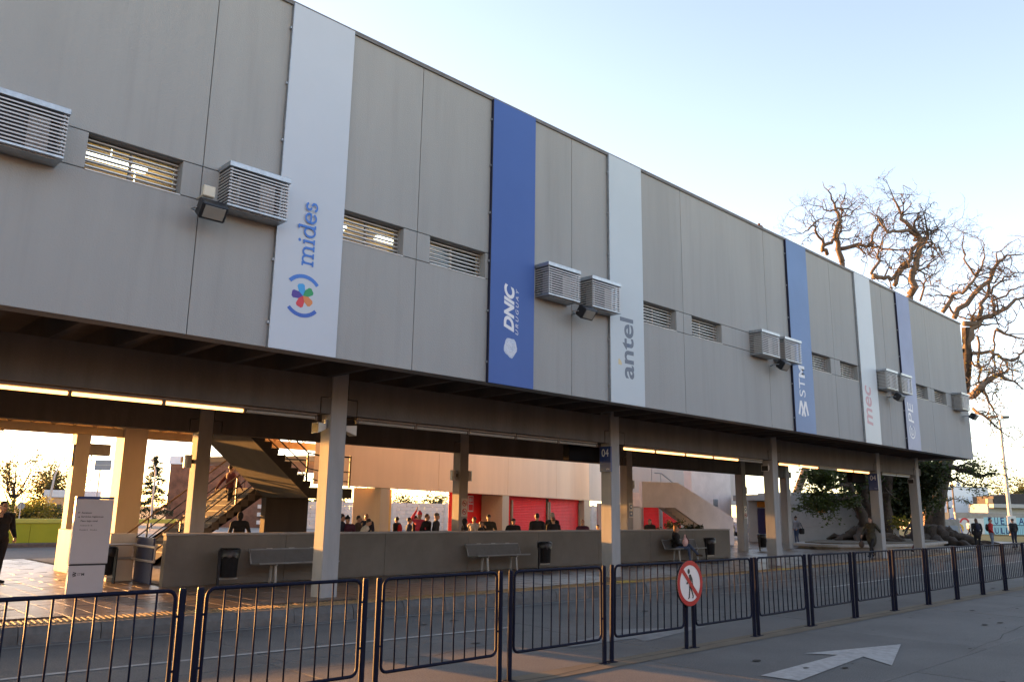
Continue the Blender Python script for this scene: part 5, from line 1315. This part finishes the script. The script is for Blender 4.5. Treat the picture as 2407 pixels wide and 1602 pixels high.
for k in range(10):
    a = k*.63; p0 = (46.26, 19.77, 0.70)
    q.tube(wob([(p0[0]+.4*math.cos(a), p0[1]+.4*math.sin(a), 1.0), (p0[0]+1.0*math.cos(a), p0[1]+1.0*math.sin(a), .7), (p0[0]+2.0*math.cos(a+.2), p0[1]+2.0*math.sin(a+.2), .5)], .1), [.34, .3, .26, .22, .18, .14, .1], 7)
gnarl(q, .05); q.build('trunk', 'bark_dark', te, smooth=True)
tr_, tw_ = MB(), MB(); ends = []
EB = [([(45.21, 19.96, 3.52), (44.95, 20.14, 3.75), (44.51, 20.54, 3.78), (43.08, 20.46, 3.91)], .14, .05), ([(45.28, 19.96, 3.29), (43.82, 19.88, 3.47), (43.35, 20.40, 3.24), (42.97, 20.83, 3.00)], .12, .04), ([(45.49, 19.90, 2.78), (44.09, 19.82, 2.80), (43.54, 20.41, 2.56), (42.48, 20.75, 2.43)], .11, .04),
      ([(45.21, 19.96, 3.52), (44.98, 20.01, 4.10), (44.43, 20.47, 4.32), (42.71, 20.76, 4.09)], .12, .04), ([(46.77, 19.87, 3.57), (46.83, 19.60, 4.28), (47.11, 19.19, 4.76)], .2, .08), ([(47.82, 18.37, 5.25), (48.69, 17.69, 4.80), (49.59, 16.87, 4.62), (50.38, 16.12, 4.64), (51.13, 15.49, 4.32), (51.62, 15.06, 4.19), (52.09, 14.57, 4.34)], .26, .05), ([(48.69, 17.69, 4.80), (49.62, 16.90, 4.46), (50.19, 16.44, 4.16), (50.77, 15.98, 3.84), (51.05, 15.75, 3.70)], .14, .03), ([(50.38, 16.12, 4.64), (50.70, 15.76, 4.79), (51.13, 15.33, 4.89), (51.42, 15.10, 4.73)], .08, .03), ([(47.79, 19.16, 2.64), (47.33, 19.40, 3.34), (47.05, 19.46, 4.05)], .2, .08), ([(47.71, 18.83, 4.06), (48.16, 18.19, 4.79), (48.82, 17.48, 5.04)], .2, .08)]
limbs(tr_, tw_, EB, 1, 1.0, 1.0, .4, .02, ends)
tr_.build('limbs', 'bark_dark', te, smooth=True); tw_.build('twigs', 'twig', te, fix=False)
q = MB(); leaves(q, ends, 3800, .17, .09); q.build('leaves', 'leaf_mid', te, fix=False)
q = MB()
cl = [(43.07, 20.46, 3.96), (42.85, 20.73, 3.73), (43.29, 20.34, 3.65), (42.95, 20.88, 2.89), (43.26, 20.63, 2.73), (42.44, 20.80, 2.40), (42.75, 20.53, 2.32), (44.35, 20.56, 4.25), (43.54, 20.41, 2.56), (44.57, 20.03, 2.92), (44.86, 19.82, 2.70), (44.71, 20.24, 4.16), (42.87, 20.58, 4.18), (42.63, 20.90, 3.86)]
leaves(q, cl, 4200, .30, .11); q.build('crown', 'leaf_mid', te, fix=False)
q = MB()
cl = [(47.06, 20.22, 3.82), (48.00, 19.99, 3.97), (48.41, 19.70, 3.62), (48.73, 19.32, 3.87), (49.17, 19.05, 3.39), (49.34, 18.70, 4.00), (49.20, 19.82, 3.03), (49.64, 19.54, 2.54), (49.98, 19.18, 2.67), (50.14, 18.82, 3.41), (50.38, 18.87, 2.44), (48.99, 20.13, 2.65), (49.63, 19.70, 2.05), (50.19, 19.20, 1.94), (49.77, 18.26, 4.13), (49.62, 17.59, 4.48), (49.96, 17.40, 4.00), (50.42, 17.85, 3.41), (50.89, 18.31, 2.69), (49.42, 17.05, 4.57), (48.15, 20.02, 3.37)]
leaves(q, cl, 15000, .48, .13); q.build('crown', 'leaf_dark', te, fix=False)
q = MB(); leaves(q, [(47.61, 18.24, 1.52), (47.78, 18.07, 1.57), (47.43, 18.39, 1.61), (47.28, 18.58, 1.47)], 260, .2, .09); q.build('crown', 'leaf_yellow', te, fix=False)

# ---- pot conifers by the outdoor stair
for (p, s_, lb) in (((26.59, 18.81, 0.51), 1.0, 'low spreading conifer in front of the red shutters'), ((28.95, 19.40, 0.44), .55, 'small conifer under the outdoor stair')):
    o = tree('conifer_shrub', (p[0], p[1], PZ), lb, 'shrub', 'conifers behind the low wall')
    q = MB(); q.tube([(p[0], p[1], PZ), (p[0], p[1], 1.5)], [.05, .02], 6); q.build('trunk', 'bark', o)
    q = MB()
    for k in range(26):
        a = RG.random()*6.28; z0 = RG.uniform(.5, 1.25); L_ = s_*RG.uniform(.5, 1.0)*(1.2-.5*(z0-.5))
        for t in np.linspace(.15, 1, 9):
            c = Vector((p[0]+math.cos(a)*L_*t*.9, p[1]+math.sin(a)*L_*t*.9, z0+.35*t*s_)); leaves(q, [c], 9, .05, .05)
    q.build('needles', 'leaf_conifer', o, fix=False)

# ---- left background trees
def leafy(name, p, h, rx, lb, mtr, mlf, n, blobs, size=.1, spread=.3, group='trees beyond the lime wall', cat='tree', lev=1, trunk_r=.14):
    o = tree(name, (p[0], p[1], 0), lb, cat, group)
    q = MB(); q.tube(wob([(p[0], p[1], 0), (p[0]+.1, p[1], h*.4), (p[0]-.1, p[1], h*.75)], .04), [trunk_r*(1-.1*i) for i in range(7)], 7); q.build('trunk', mtr, o, smooth=True)
    a_, b_ = MB(), MB(); ends = []
    sp = []
    for k in range(blobs):
        a = RG.random()*6.28; rr = rx*RG.uniform(.4, 1); z0 = h*RG.uniform(.25, .6); z1 = h*RG.uniform(.55, 1.0)
        sp.append(([(p[0], p[1], z0), (p[0]+rr*.5*math.cos(a), p[1]+rr*.5*math.sin(a), (z0+z1)/2), (p[0]+rr*math.cos(a), p[1]+rr*math.sin(a), z1)], trunk_r*.5, trunk_r*.15))
    limbs(a_, b_, sp, lev, 1.0, rx*.4, .4, 0, ends)
    a_.build('limbs', mtr, o, smooth=True); b_.build('twigs', 'twig', o, fix=False)
    q = MB(); leaves(q, ends, n, spread, size); q.build('crown', mlf, o, fix=False)
    return o
leafy('backlit_tree', (16.18, 72.62, -0.03), 5.6, 3.0, 'sparse backlit tree at the left edge behind the lime wall', 'bark_dark', 'leaf_olive', 2400, 12, .10, .16)
leafy('round_tree', (20.88, 79.49, -0.22), 4.6, 2.6, 'bushy round tree behind the curved street lamp', 'bark_dark', 'leaf_olive', 5200, 14, .12, .4)
leafy('right_far_tree', (162.17, 43.17, 1.47), 7.5, 4.6, 'bushy brown green tree behind the dark roofed house', 'bark', 'leaf_olive', 5200, 16, .22, .6, None)
leafy('mid_far_shrub', (37.16, 63.46, 1.57), 2.6, 3.0, 'dark bush showing above the block wall', 'bark', 'leaf_dark', 2600, 10, .13, .4, 'greenery above the block wall', 'shrub')
leafy('mid_far_tree', (42.72, 63.80, 1.62), 4.6, 2.4, 'bare little tree between the cream pillars above the block wall', 'bark', 'leaf_olive', 120, 12, .08, .2, 'greenery above the block wall', 'tree', 2)
leafy('mid_far_bush', (44.80, 58.98, 1.69), 2.9, 2.2, 'rounded green bush above the block wall right of the pillars', 'bark', 'leaf_dark', 2000, 9, .13, .35, 'greenery above the block wall', 'shrub')
leafy('bare_street_tree', (28.98, 66.05, 0.09), 6.0, 2.6, 'bare tree glimpsed through the stair rails', 'bark', 'leaf_olive', 60, 14, .08, .2, 'greenery behind the stair', 'tree', 2)
for k, (p, s_) in enumerate((((12.91, 58.69, 0.39), 1.2), ((14.32, 60.18, 0.35), 1.3), ((14.53, 58.56, 0.39), 1.5), ((15.35, 59.20, 0.37), 1.3))):
    o = tree('hedge_bush', (p[0], p[1], 0), ['bush at the left picture edge behind the lime wall', 'yellow green bush right of the round traffic sign', 'yellow green bush left of the street lamp', 'dark bush at the foot of the street lamp'][k], 'shrub', 'bushes behind the lime wall')
    q = MB(); q.tube([(p[0], p[1], 0), (p[0], p[1], 1.4)], .04, 5); q.build('stem', 'bark', o)
    q = MB(); leaves(q, [(p[0]+RG.gauss(0, .6), p[1]+RG.gauss(0, .5), RG.uniform(.8, 1.3*s_)) for _ in range(12)], 1500, .26, .085); q.build('foliage', ['leaf_dark', 'leaf_mid', 'leaf_yellow', 'leaf_dark'][k], o, fix=False)
# dark conifer beside the brick building with its pole lamp
p = (22.42, 60.96, 0.25)
o = tree('conifer_tree', (p[0], p[1], 0), 'dark conifer tree in front of the brown brick building', 'tree')
q = MB(); q.tube([(p[0], p[1], 0), (p[0], p[1], 5.4)], [.14, .03], 7); q.build('trunk', 'bark_dark', o)
q = MB()
for k in range(60):
    z0 = RG.uniform(.9, 5.3); a = RG.random()*6.28; L_ = (5.6-z0)*.30+.15
    for t in np.linspace(.2, 1, 7): leaves(q, [(p[0]+math.cos(a)*L_*t, p[1]+math.sin(a)*L_*t, z0-.18*t*L_)], 11, .09, .09)
q.build('needles', 'leaf_conifer', o, fix=False)
pl2 = (20.10, 54.65, 0.42)
o = thing('lamp_post', (pl2[0], pl2[1], 0), 'slim lamp post with bent top in front of the conifer', 'street lamp')
q = MB(); q.tube([(0, 0, 0), (0, 0, 4.0), (-.08, 0, 4.3), (-.3, 0, 4.7)], [.07, .055, .04, .03], 7); q.build('mast', 'pole_pale', o, world=False); q = MB(); q.box((-.45, -.06, 4.66), (-.22, .06, 4.76), .02); q.build('lamp_head', 'pole_pale', o, world=False)

# ================================================================== people
mat('skin', (0.42, 0.26, 0.18), 0.6, var=.08, scale=20); mat('hair_dark', (0.02, 0.015, 0.012), 0.5, var=.3, scale=40); mat('hair_red', (0.35, 0.14, 0.04), 0.5, var=.3, scale=40); mat('hair_grey', (0.35, 0.30, 0.24), 0.6, var=.2, scale=40); mat('hair_brown', (0.10, 0.05, 0.03), 0.5, var=.3, scale=40)
mat('lip', (0.30, 0.12, 0.10), 0.6, var=0); mat('eye', (0.015, 0.012, 0.01), 0.3, var=0)
CL = {'black': (0.014, 0.014, 0.016), 'char': (0.035, 0.036, 0.04), 'olive': (0.045, 0.042, 0.028), 'navy': (0.016, 0.02, 0.042), 'red': (0.42, 0.02, 0.02), 'pink': (0.62, 0.06, 0.10), 'white': (0.62, 0.58, 0.50), 'grey': (0.22, 0.23, 0.25), 'denim': (0.055, 0.08, 0.14), 'jeans': (0.16, 0.19, 0.24), 'plum': (0.07, 0.02, 0.045), 'brown': (0.07, 0.045, 0.03), 'cap': (0.14, 0.14, 0.13), 'paisley': (0.045, 0.05, 0.07), 'wine': (0.09, 0.02, 0.025)}
for k, v in CL.items(): mat('cloth_'+k, v, 0.85, var=.25, scale=9, bump=.15, bscale=70)
RP = random.Random(3)
class Body:
    def __init__(s): s.p = []; s.mb = MB()
    def cap(s, a, b, r0, r1, tag_):
        a = Vector(a); b = Vector(b); s.p.append(('c', a, b, r0, r1, tag_))
        d = (b-a); L_ = d.length; d = d.normalized() if L_ > 1e-6 else Vector((0, 0, 1)); pts = [a-d*r0*.85, a-d*r0*.5]; rs = [r0*.45, r0*.85]
        for k in range(5): pts.append(a.lerp(b, k/4)); rs.append(r0+(r1-r0)*k/4)
        pts += [b+d*r1*.5, b+d*r1*.85]; rs += [r1*.85, r1*.45]
        s.mb.tube(pts, rs, 10)
    def ell(s, c, r, tag_, rot=None):
        s.p.append(('e', Vector(c), Vector(r), 0, 0, tag_, rot)); s.mb.ell(c, r, 12, 9, rot)
def person(loc, H, face, label, pose='stand', top='black', legs='black', hair='hair_dark', shoes='black', coat=0.0, hat=None, hood=None, longhair=False, bulk=1.14, voxel=.016, fingers=False, lean=0.0, look=0.0, backpack=None, group='people waiting behind the low wall', zbase=None, cat='person'):
    B = Body(); w = bulk
    def arm(sx, elbow, wrist, hd=(0, 0, -1)):
        sh = Vector((sx*.185*w, .0, 1.40)); el = Vector(elbow); wr = Vector(wrist)
        B.cap(sh, el, .062*w, .05*w, top); B.cap(el, wr, .05*w, .037, top)
        h_ = Vector(hd).normalized(); pc = wr+h_*.05
        B.cap(wr, wr+h_*.085, .026, .03, 'skin')
        side = h_.cross(Vector((0, 1, 0)));
        side = side.normalized() if side.length > .1 else Vector((1, 0, 0))
        nrm = h_.cross(side)
        if fingers:
            for i, (o_, L_) in enumerate(((-.027, .062), (-.009, .075), (.010, .07), (.028, .055))):
                b0 = wr+h_*.085+side*o_; b1 = b0+h_*L_*.55-nrm*.008; b2 = b1+h_*L_*.45-nrm*.022
                B.cap(b0, b1, .0095, .009, 'skin'); B.cap(b1, b2, .009, .0075, 'skin')
            t0 = wr+h_*.03+side*.03; B.cap(t0, t0+side*.03+h_*.03, .011, .010, 'skin'); B.cap(t0+side*.03+h_*.03, t0+side*.034+h_*.06, .010, .008, 'skin')
        else:
            B.cap(wr+h_*.085, wr+h_*.15-nrm*.02, .028, .018, 'skin')
    def leg(sx, knee, ankle, toe=(0, -1, 0), hipz=.90):
        hp = Vector((sx*.095*w, 0, hipz)); kn = Vector(knee); an = Vector(ankle)
        B.cap(hp, kn, .088*w, .062, legs); B.cap(kn, an, .060, .046, legs)
        t = Vector(toe).normalized(); B.cap(an+Vector((0, 0, -.035))-t*.03, an+t*.155+Vector((0, 0, -.05)), .042, .034, shoes)
    hz = .0
    # torso
    B.ell((0, .0, 1.00), (.165*w, .115*w, .15), top if coat >= 0 else legs); B.ell((0, .0, 1.18), (.16*w, .11*w, .20), top); B.ell((0, -.005, 1.34), (.185*w, .12*w, .15), top)
    B.cap((-.15*w, 0, 1.41), (.15*w, 0, 1.41), .068*w, .068*w, top)
    B.cap((0, .01, 1.42), (0, -.012, 1.54), .058, .052, 'skin' if hood != 'up' else top)
    if coat > 0: B.ell((0, 0, .95-coat*.5), (.19*w, .15*w, .22+coat*.55), top)
    # head (front = -y)
    hc = Vector((0, -.02, 1.615)); rl = Matrix.Rotation(look, 3, 'Z')
    def hd_(v): return hc+rl @ Vector(v)
    B.ell(hc, (.074, .092, .112), 'skin', rl); B.ell(hd_((0, -.035, -.06)), (.052, .055, .055), 'skin', rl)
    B.cap(hd_((0, -.09, .015)), hd_((0, -.108, -.022)), .012, .016, 'skin')
    for sx in (-1, 1):
        B.ell(hd_((sx*.031, -.085, .012)), (.013, .012, .009), 'eye', rl); B.ell(hd_((sx*.074, .0, -.005)), (.014, .022, .034), 'skin', rl)
    B.ell(hd_((0, -.088, -.055)), (.024, .014, .009), 'lip', rl)
    if hood == 'up': B.ell(hd_((0, .018, .012)), (.098, .105, .135), top, rl)
    elif hat: B.ell(hd_((0, .008, .062)), (.086, .102, .075), hat, rl); (B.ell(hd_((0, .01, .15)), (.035, .035, .035), hat, rl) if hat in ('black', 'pink') else None)
    elif hair: B.ell(hd_((0, .022, .035)), (.084, .092, .098), hair, rl)
    if hair and longhair: B.ell(hd_((0, .06, -.10)), (.085, .05, .17), hair, rl)
    if hair and longhair == 'bun': B.ell(hd_((0, .06, .12)), (.045, .045, .04), hair, rl)
    if hood == 'down': B.ell((0, .085, 1.44), (.12*w, .06, .07), top if top != 'black' else 'char')
    if backpack: B.ell((0, .17, 1.22), (.14, .085, .21), backpack); B.cap((-.11, -.1, 1.25), (-.12, .05, 1.46), .022, .022, backpack); B.cap((.11, -.1, 1.25), (.12, .05, 1.46), .022, .022, backpack)
    if pose == 'stand':
        arm(-1, (-.225*w, .03, 1.14), (-.215*w, -.05, .90)); arm(1, (.225*w, .03, 1.14), (.215*w, -.06, .90)); leg(-1, (-.10, -.02, .50), (-.105, .02, .085), (-.2, -1, 0)); leg(1, (.10, -.02, .50), (.105, .02, .085), (.2, -1, 0))
    elif pose == 'pockets':
        arm(-1, (-.255*w, .06, 1.14), (-.18*w, -.10, .97), (.5, -.4, -.6)); arm(1, (.255*w, .06, 1.14), (.18*w, -.10, .97), (-.5, -.4, -.6)); leg(-1, (-.11, -.02, .50), (-.13, .02, .085), (-.3, -1, 0)); leg(1, (.10, -.04, .50), (.12, .0, .085), (.3, -1, 0))
    elif pose == 'fold':
        arm(-1, (-.27*w, -.03, 1.16), (-.05, -.22, 1.17), (1, -.1, 0)); arm(1, (.27*w, -.03, 1.16), (.05, -.22, 1.12), (-1, -.1, 0)); leg(-1, (-.10, -.02, .50), (-.105, .02, .085)); leg(1, (.10, -.02, .50), (.105, .02, .085))
    elif pose == 'face_hand':
        arm(-1, (-.25*w, .03, 1.14), (-.2*w, -.14, .98), (0, -.6, -.6)); arm(1, (.26*w, -.1, 1.17), (.08, -.20, 1.42), (-.3, .2, 1)); leg(-1, (-.10, -.02, .50), (-.105, .02, .085)); leg(1, (.10, -.02, .50), (.105, .02, .085))
    elif pose == 'arm_up':
        arm(-1, (-.25*w, .03, 1.14), (-.25*w, -.06, .90)); arm(1, (.30*w, -.04, 1.52), (.16*w, -.06, 1.76), (-.3, 0, 1)); leg(-1, (-.10, -.02, .50), (-.105, .02, .085)); leg(1, (.10, -.02, .50), (.105, .02, .085))
    elif pose == 'walk':
        arm(-1, (-.25*w, -.12, 1.16), (-.23*w, -.30, .98), (0, -.5, -.8)); arm(1, (.26*w, .17, 1.17), (.27*w, .32, .93), (0, .3, -1)); leg(-1, (-.09, .02, .50), (-.09, .28, .16), (0, -1, -.35)); leg(1, (.09, -.20, .52), (.09, -.33, .10), (0, -1, .25))
    elif pose == 'run':
        arm(-1, (-.25*w, .2, 1.20), (-.22*w, .05, 1.05), (0, -1, .3)); arm(1, (.25*w, -.2, 1.18), (.2*w, -.42, 1.02), (0, -1, .0)); leg(-1, (-.09, .12, .52), (-.09, .45, .28), (0, -.6, -.8)); leg(1, (.09, -.28, .58), (.09, -.22, .10), (0, -1, .0))
    elif pose == 'wave_left':
        arm(1, (.26*w, .02, 1.14), (.20*w, -.16, .96), (-.5, -.5, -.5)); arm(-1, (-.30*w, -.10, 1.20), (-.22*w, -.30, 1.38), (0, -.2, 1)); leg(-1, (-.10, -.02, .50), (-.12, .02, .085), (-.3, -1, 0)); leg(1, (.10, -.02, .50), (.105, .02, .085), (.2, -1, 0))
    elif pose == 'sit':
        arm(-1, (-.25*w, -.06, 1.12), (-.10, -.27, 1.0), (.8, -.4, -.2)); arm(1, (.25*w, -.06, 1.12), (.10, -.27, .98), (-.8, -.4, -.2))
        for sx, kn, an in ((-1, (-.11, -.45, .93), (-.12, -.50, .50)), (1, (.0, -.50, 1.02), (-.16, -.78, .72))):
            hp = Vector((sx*.095*w, -.02, .93)); B.cap(hp, kn, .088, .066, legs); B.cap(kn, an, .062, .046, legs); t = Vector((0, -1, 0)); a_ = Vector(an); B.cap(a_+Vector((0, .02, -.035)), a_+t*.155+Vector((0, 0, -.05)), .044, .036, shoes)
    me0 = B.mb.mesh('body_raw', 'skin', fix=False)
    ob = bpy.data.objects.new('tmp', me0); COL.objects.link(ob)
    md = ob.modifiers.new('r', 'REMESH'); md.mode = 'VOXEL'; md.voxel_size = voxel; md.use_smooth_shade = True
    sm = ob.modifiers.new('s', 'SMOOTH'); sm.factor = .5; sm.iterations = 2 if not fingers else 1
    dg = bpy.context.evaluated_depsgraph_get(); dg.update(); me = bpy.data.meshes.new_from_object(ob.evaluated_get(dg)); bpy.data.objects.remove(ob); bpy.data.meshes.remove(me0)
    n = len(me.vertices); co = np.empty(n*3); me.vertices.foreach_get('co', co); co = co.reshape(-1, 3)
    nf = len(me.polygons); fc = np.empty(nf*3); me.polygons.foreach_get('center', fc); fc = fc.reshape(-1, 3)
    best = np.full(nf, 1e9); bi = np.zeros(nf, int); tags = []
    for pr_ in B.p:
        tg = pr_[5]
        if tg not in tags: tags.append(tg)
        ti = tags.index(tg)
        if pr_[0] == 'c':
            a = np.array(pr_[1]); b = np.array(pr_[2]); ab = b-a; L2 = max(ab @ ab, 1e-9); t = np.clip(((fc-a) @ ab)/L2, 0, 1); d = np.linalg.norm(fc-(a+t[:, None]*ab), axis=1)-(pr_[3]+(pr_[4]-pr_[3])*t)
        else:
            c = np.array(pr_[1]); r_ = np.array(pr_[2]); v = fc-c
            if pr_[6] is not None: v = v @ np.array(pr_[6])
            k_ = np.linalg.norm(v/r_, axis=1); d = (k_-1)*r_.min()
        if tg in ('eye', 'lip'): d = d-.004
        upd = d < best; best[upd] = d[upd]; bi[upd] = ti
    me.materials.clear()
    for tg in tags: me.materials.append(MATS[tg if tg in MATS else 'cloth_'+tg])
    me.polygons.foreach_set('material_index', bi.astype(np.int32)); me.polygons.foreach_set('use_smooth', [True]*nf)
    if lean:
        # bend the torso forward above the hips
        z = co[:, 2]; ang = lean*np.clip((z-.9)/.5, 0, 1); y = co[:, 1].copy(); co[:, 1] = y*np.cos(ang)-(z-.9)*np.sin(ang)*(z > .9); co[:, 2] = np.where(z > .9, .9+(z-.9)*np.cos(ang)+y*np.sin(ang), z)
    s_ = H/1.735; co *= s_
    if zbase is not None: co[:, 2] += zbase*1.0
    me.vertices.foreach_set('co', co.ravel()); me.update(); me.name = 'person'
    o = bpy.data.objects.new('person', me); COL.objects.link(o); o.location = loc; o.rotation_euler = (0, 0, face)
    tag(o, label, cat, group)
    return o
def crowd(px, depth, label, H, face_deg, **kw):
    return person((px[0], px[1], PZ), H, R(face_deg), label, **kw)
# rotation 0 faces -Y (towards the road); +90 faces +X
def WP(p, lb, fd, **kw):
    H = p[2]-PZ; return person((p[0], p[1], PZ), max(1.2, H), R(fd), lb, **kw)
WP((10.04, 20.96, 1.72), 'hooded person seen from behind under the lower stair flight', 170, top='black', hood='up', pose='pockets', bulk=1.15)
WP((12.90, 20.50, 1.71), 'dark figure half hidden by the first front column', 60, top='navy', pose='stand')
WP((13.03, 20.40, 1.64), 'person in a dark bobble hat and plum jacket', -30, top='plum', hat='black', pose='stand', look=.6)
WP((13.76, 20.96, 1.66), 'dark haired person behind the white jacket', 40, top='brown', pose='fold')
WP((13.32, 20.13, 1.62), 'person in a white padded jacket bending forward', 60, top='white', legs='brown', pose='fold', lean=.35)
WP((14.39, 21.47, 1.73), 'bald person beside the first cream pillar', -60, top='navy', hair=None, pose='stand')
WP((17.08, 23.60, 1.60), 'person with a dark backpack against the cream pillar', 200, top='black', backpack='red', pose='stand')
WP((15.85, 21.25, 1.61), 'dark coated person left of the child in pink', 50, top='denim', pose='pockets')
WP((16.54, 21.84, 1.66), 'dark haired adult carrying the child in pink', 40, top='navy', pose='fold')
WP((16.06, 20.99, 1.79), 'child in a pink coat and hat raising one arm', 120, top='pink', hat='pink', hair=None, pose='arm_up', bulk=1.0)
WP((16.24, 20.84, 1.73), 'smiling person in black right of the child in pink', 20, top='black', hair='hair_brown', pose='pockets')
WP((16.45, 20.63, 1.76), 'person in a grey knit cap and dark open jacket', 60, top='char', hat='cap', pose='pockets')
WP((16.59, 19.41, 1.61), 'dark hooded person just right of the second rear column', 60, top='black', hood='up', pose='stand')
WP((17.95, 20.51, 1.65), 'young person in a white hoodie before the red wall', -60, top='white', pose='pockets', hood='down')
WP((17.52, 19.68, 1.53), 'short dark haired person holding something to the face', 30, top='black', hair='hair_brown', pose='face_hand')
WP((18.28, 20.17, 1.73), 'person in a dark cap and coat under the fire sign', -40, top='olive', hat='char', pose='pockets')
WP((18.46, 19.18, 1.62), 'broad person in black with a dark cap before the red shutter', -30, top='black', hat='char', pose='pockets', bulk=1.2)
WP((18.62, 18.27, 1.80), 'tall person in black seen from behind before the shutter', 140, top='black', pose='stand', bulk=1.1)
WP((19.93, 18.85, 1.83), 'grey haired person in black, taller of the close pair', 110, top='black', hair='hair_grey', pose='stand', bulk=1.1)
WP((19.38, 18.28, 1.69), 'dark haired person in front of the grey haired one', 150, top='black', hair='hair_brown', pose='stand')
WP((21.62, 19.00, 1.59), 'person in plum with hair tied up near the shutter edge', -50, top='plum', hair='hair_red', longhair='bun', pose='pockets', bulk=1.15)
WP((22.42, 19.00, 1.42), 'small dark haired person with a hand at the face', -40, top='black', pose='face_hand')
WP((25.79, 19.25, 1.63), 'person with long dark hair left of the conifer', -70, top='black', longhair=True, pose='stand')
q = MB()
# near figures
person((4.30, 20.05, PZ), 1.68, R(30), 'person in black standing at the left picture edge', 'wave_left', top='black', legs='black', hair='hair_dark', voxel=.010, fingers=True, look=-.3, bulk=1.3, group='people on the platform')
cap_o = MB(); cap_o.box((3.78, 19.70, 1.62), (4.02, 19.73, 1.80), .01); tag(cap_o.build('paper', 'sign_white'), 'white paper held up by the person at the left edge', 'paper')
wk = person((33.75, 14.17, PZ), 1.60, R(-100), 'person in a long olive coat striding along the platform', 'walk', top='olive', legs='black', hair='hair_dark', longhair=True, coat=.28, voxel=.010, fingers=True, hood='down', group='people on the platform')
hb = thing('hand_bag', (33.42, 14.45, .62), 'dark bag carried low by the striding person', 'bag')
q = MB(); q.ell((0, 0, .13), (.17, .09, .14), 10, 7); q.build('body', 'cloth_brown', hb, smooth=True, world=False); q = MB(); q.tube([(-.1, 0, .22), (-.05, 0, .36), (.05, 0, .36), (.1, 0, .22)], .012, 6); q.build('strap', 'cloth_black', hb, world=False)
person((40.2, 14.9, PZ), 1.56, R(60), 'person in a patterned dark coat by the last front column', 'walk', top='paisley', legs='wine', hair='hair_brown', longhair=True, coat=.18, voxel=.014, group='people on the platform')
p = (50.91, 15.48, 0.21)
person((p[0], p[1], .1), 1.72, R(130), 'person in a black parka with a blue backpack, left of the red jacket', 'stand', top='black', legs='black', hair='hair_brown', longhair=True, coat=.1, backpack='navy', hood='down', voxel=.014, group='people on the far path')
p = (51.47, 14.94, 0.20)
person((p[0], p[1], .1), 1.75, R(20), 'person in a red jacket and grey jeans facing back', 'pockets', top='red', legs='jeans', hair='hair_dark', shoes='grey', voxel=.014, look=-.6, backpack='black', group='people on the far path')
p = (55.84, 14.98, 0.33)
person((p[0], p[1], .15), 1.68, R(150), 'person in a black jacket and cap at the right edge', 'stand', top='black', legs='navy', hat='char', voxel=.014, group='people on the far path')
p = (82.98, 25.90, 0.04)
person((p[0], p[1], .05), 1.5, R(60), 'running figure in black and white beside the blue hoop', 'run', top='white', legs='black', hair='hair_dark', voxel=.018, group='people on the far path')
p = (44.55, 22.94, 0.26)
person((p[0], p[1], PZ), 1.55, R(-110), 'person in a grey hoodie with a black shoulder bag by the kiosk', 'pockets', top='grey', legs='denim', hair=None, hat='black', hood='down', voxel=.014, group='people on the platform')
sb = thing('shoulder_bag', (p[0]+.18, p[1]-.22, 1.0), 'black shoulder bag of the person by the kiosk', 'bag')
q = MB(); q.box((-.2, -.09, -.2), (.2, .09, .12), .05); q.build('body', 'cloth_black', sb, world=False); q = MB(); q.tube([(-.15, 0, .1), (-.1, .08, .42), (.1, .1, .42), (.15, 0, .1)], .018, 6); q.build('strap', 'cloth_black', sb, world=False)
# seated person on the third bench
person((24.55, 17.20, PZ-.05), 1.62, R(38), 'seated person with red hair and black coat on the far bench', 'sit', top='black', legs='denim', hair='hair_red', longhair='bun', shoes='brown', voxel=.012, bulk=1.32, zbase=-.37, hood='down', group='people on the platform')
pb = thing('plastic_bag', (24.66, 16.90, .72), 'pink white plastic bag on the lap of the seated person', 'bag')
mat('bag_pink', (0.66, 0.42, 0.40), 0.45, var=.3, scale=14)
q = MB(); q.ell((0, 0, .16), (.13, .10, .17), 12, 8); q.tube([(0, 0, .3), (.01, 0, .42)], [.05, .02], 6); q.build('body', 'bag_pink', pb, smooth=True, world=False)
hb2 = thing('hand_bag', (24.84, 17.0, .80), 'wine red handbag beside the plastic bag on the bench', 'bag')
q = MB(); q.box((-.16, -.08, 0), (.16, .08, .2), .05); q.build('body', 'cloth_wine', hb2, world=False); q = MB(); q.tube([(-.1, 0, .2), (-.05, 0, .3), (.05, 0, .3), (.1, 0, .2)], .012, 6); q.build('strap', 'cloth_wine', hb2, world=False)
# person climbing the lower flight
person((11.35, 24.6, 1.55), 1.6, R(90), 'dark red clad person climbing the stair', 'walk', top='wine', legs='black', hair='hair_dark', voxel=.018, group='people on the stair')
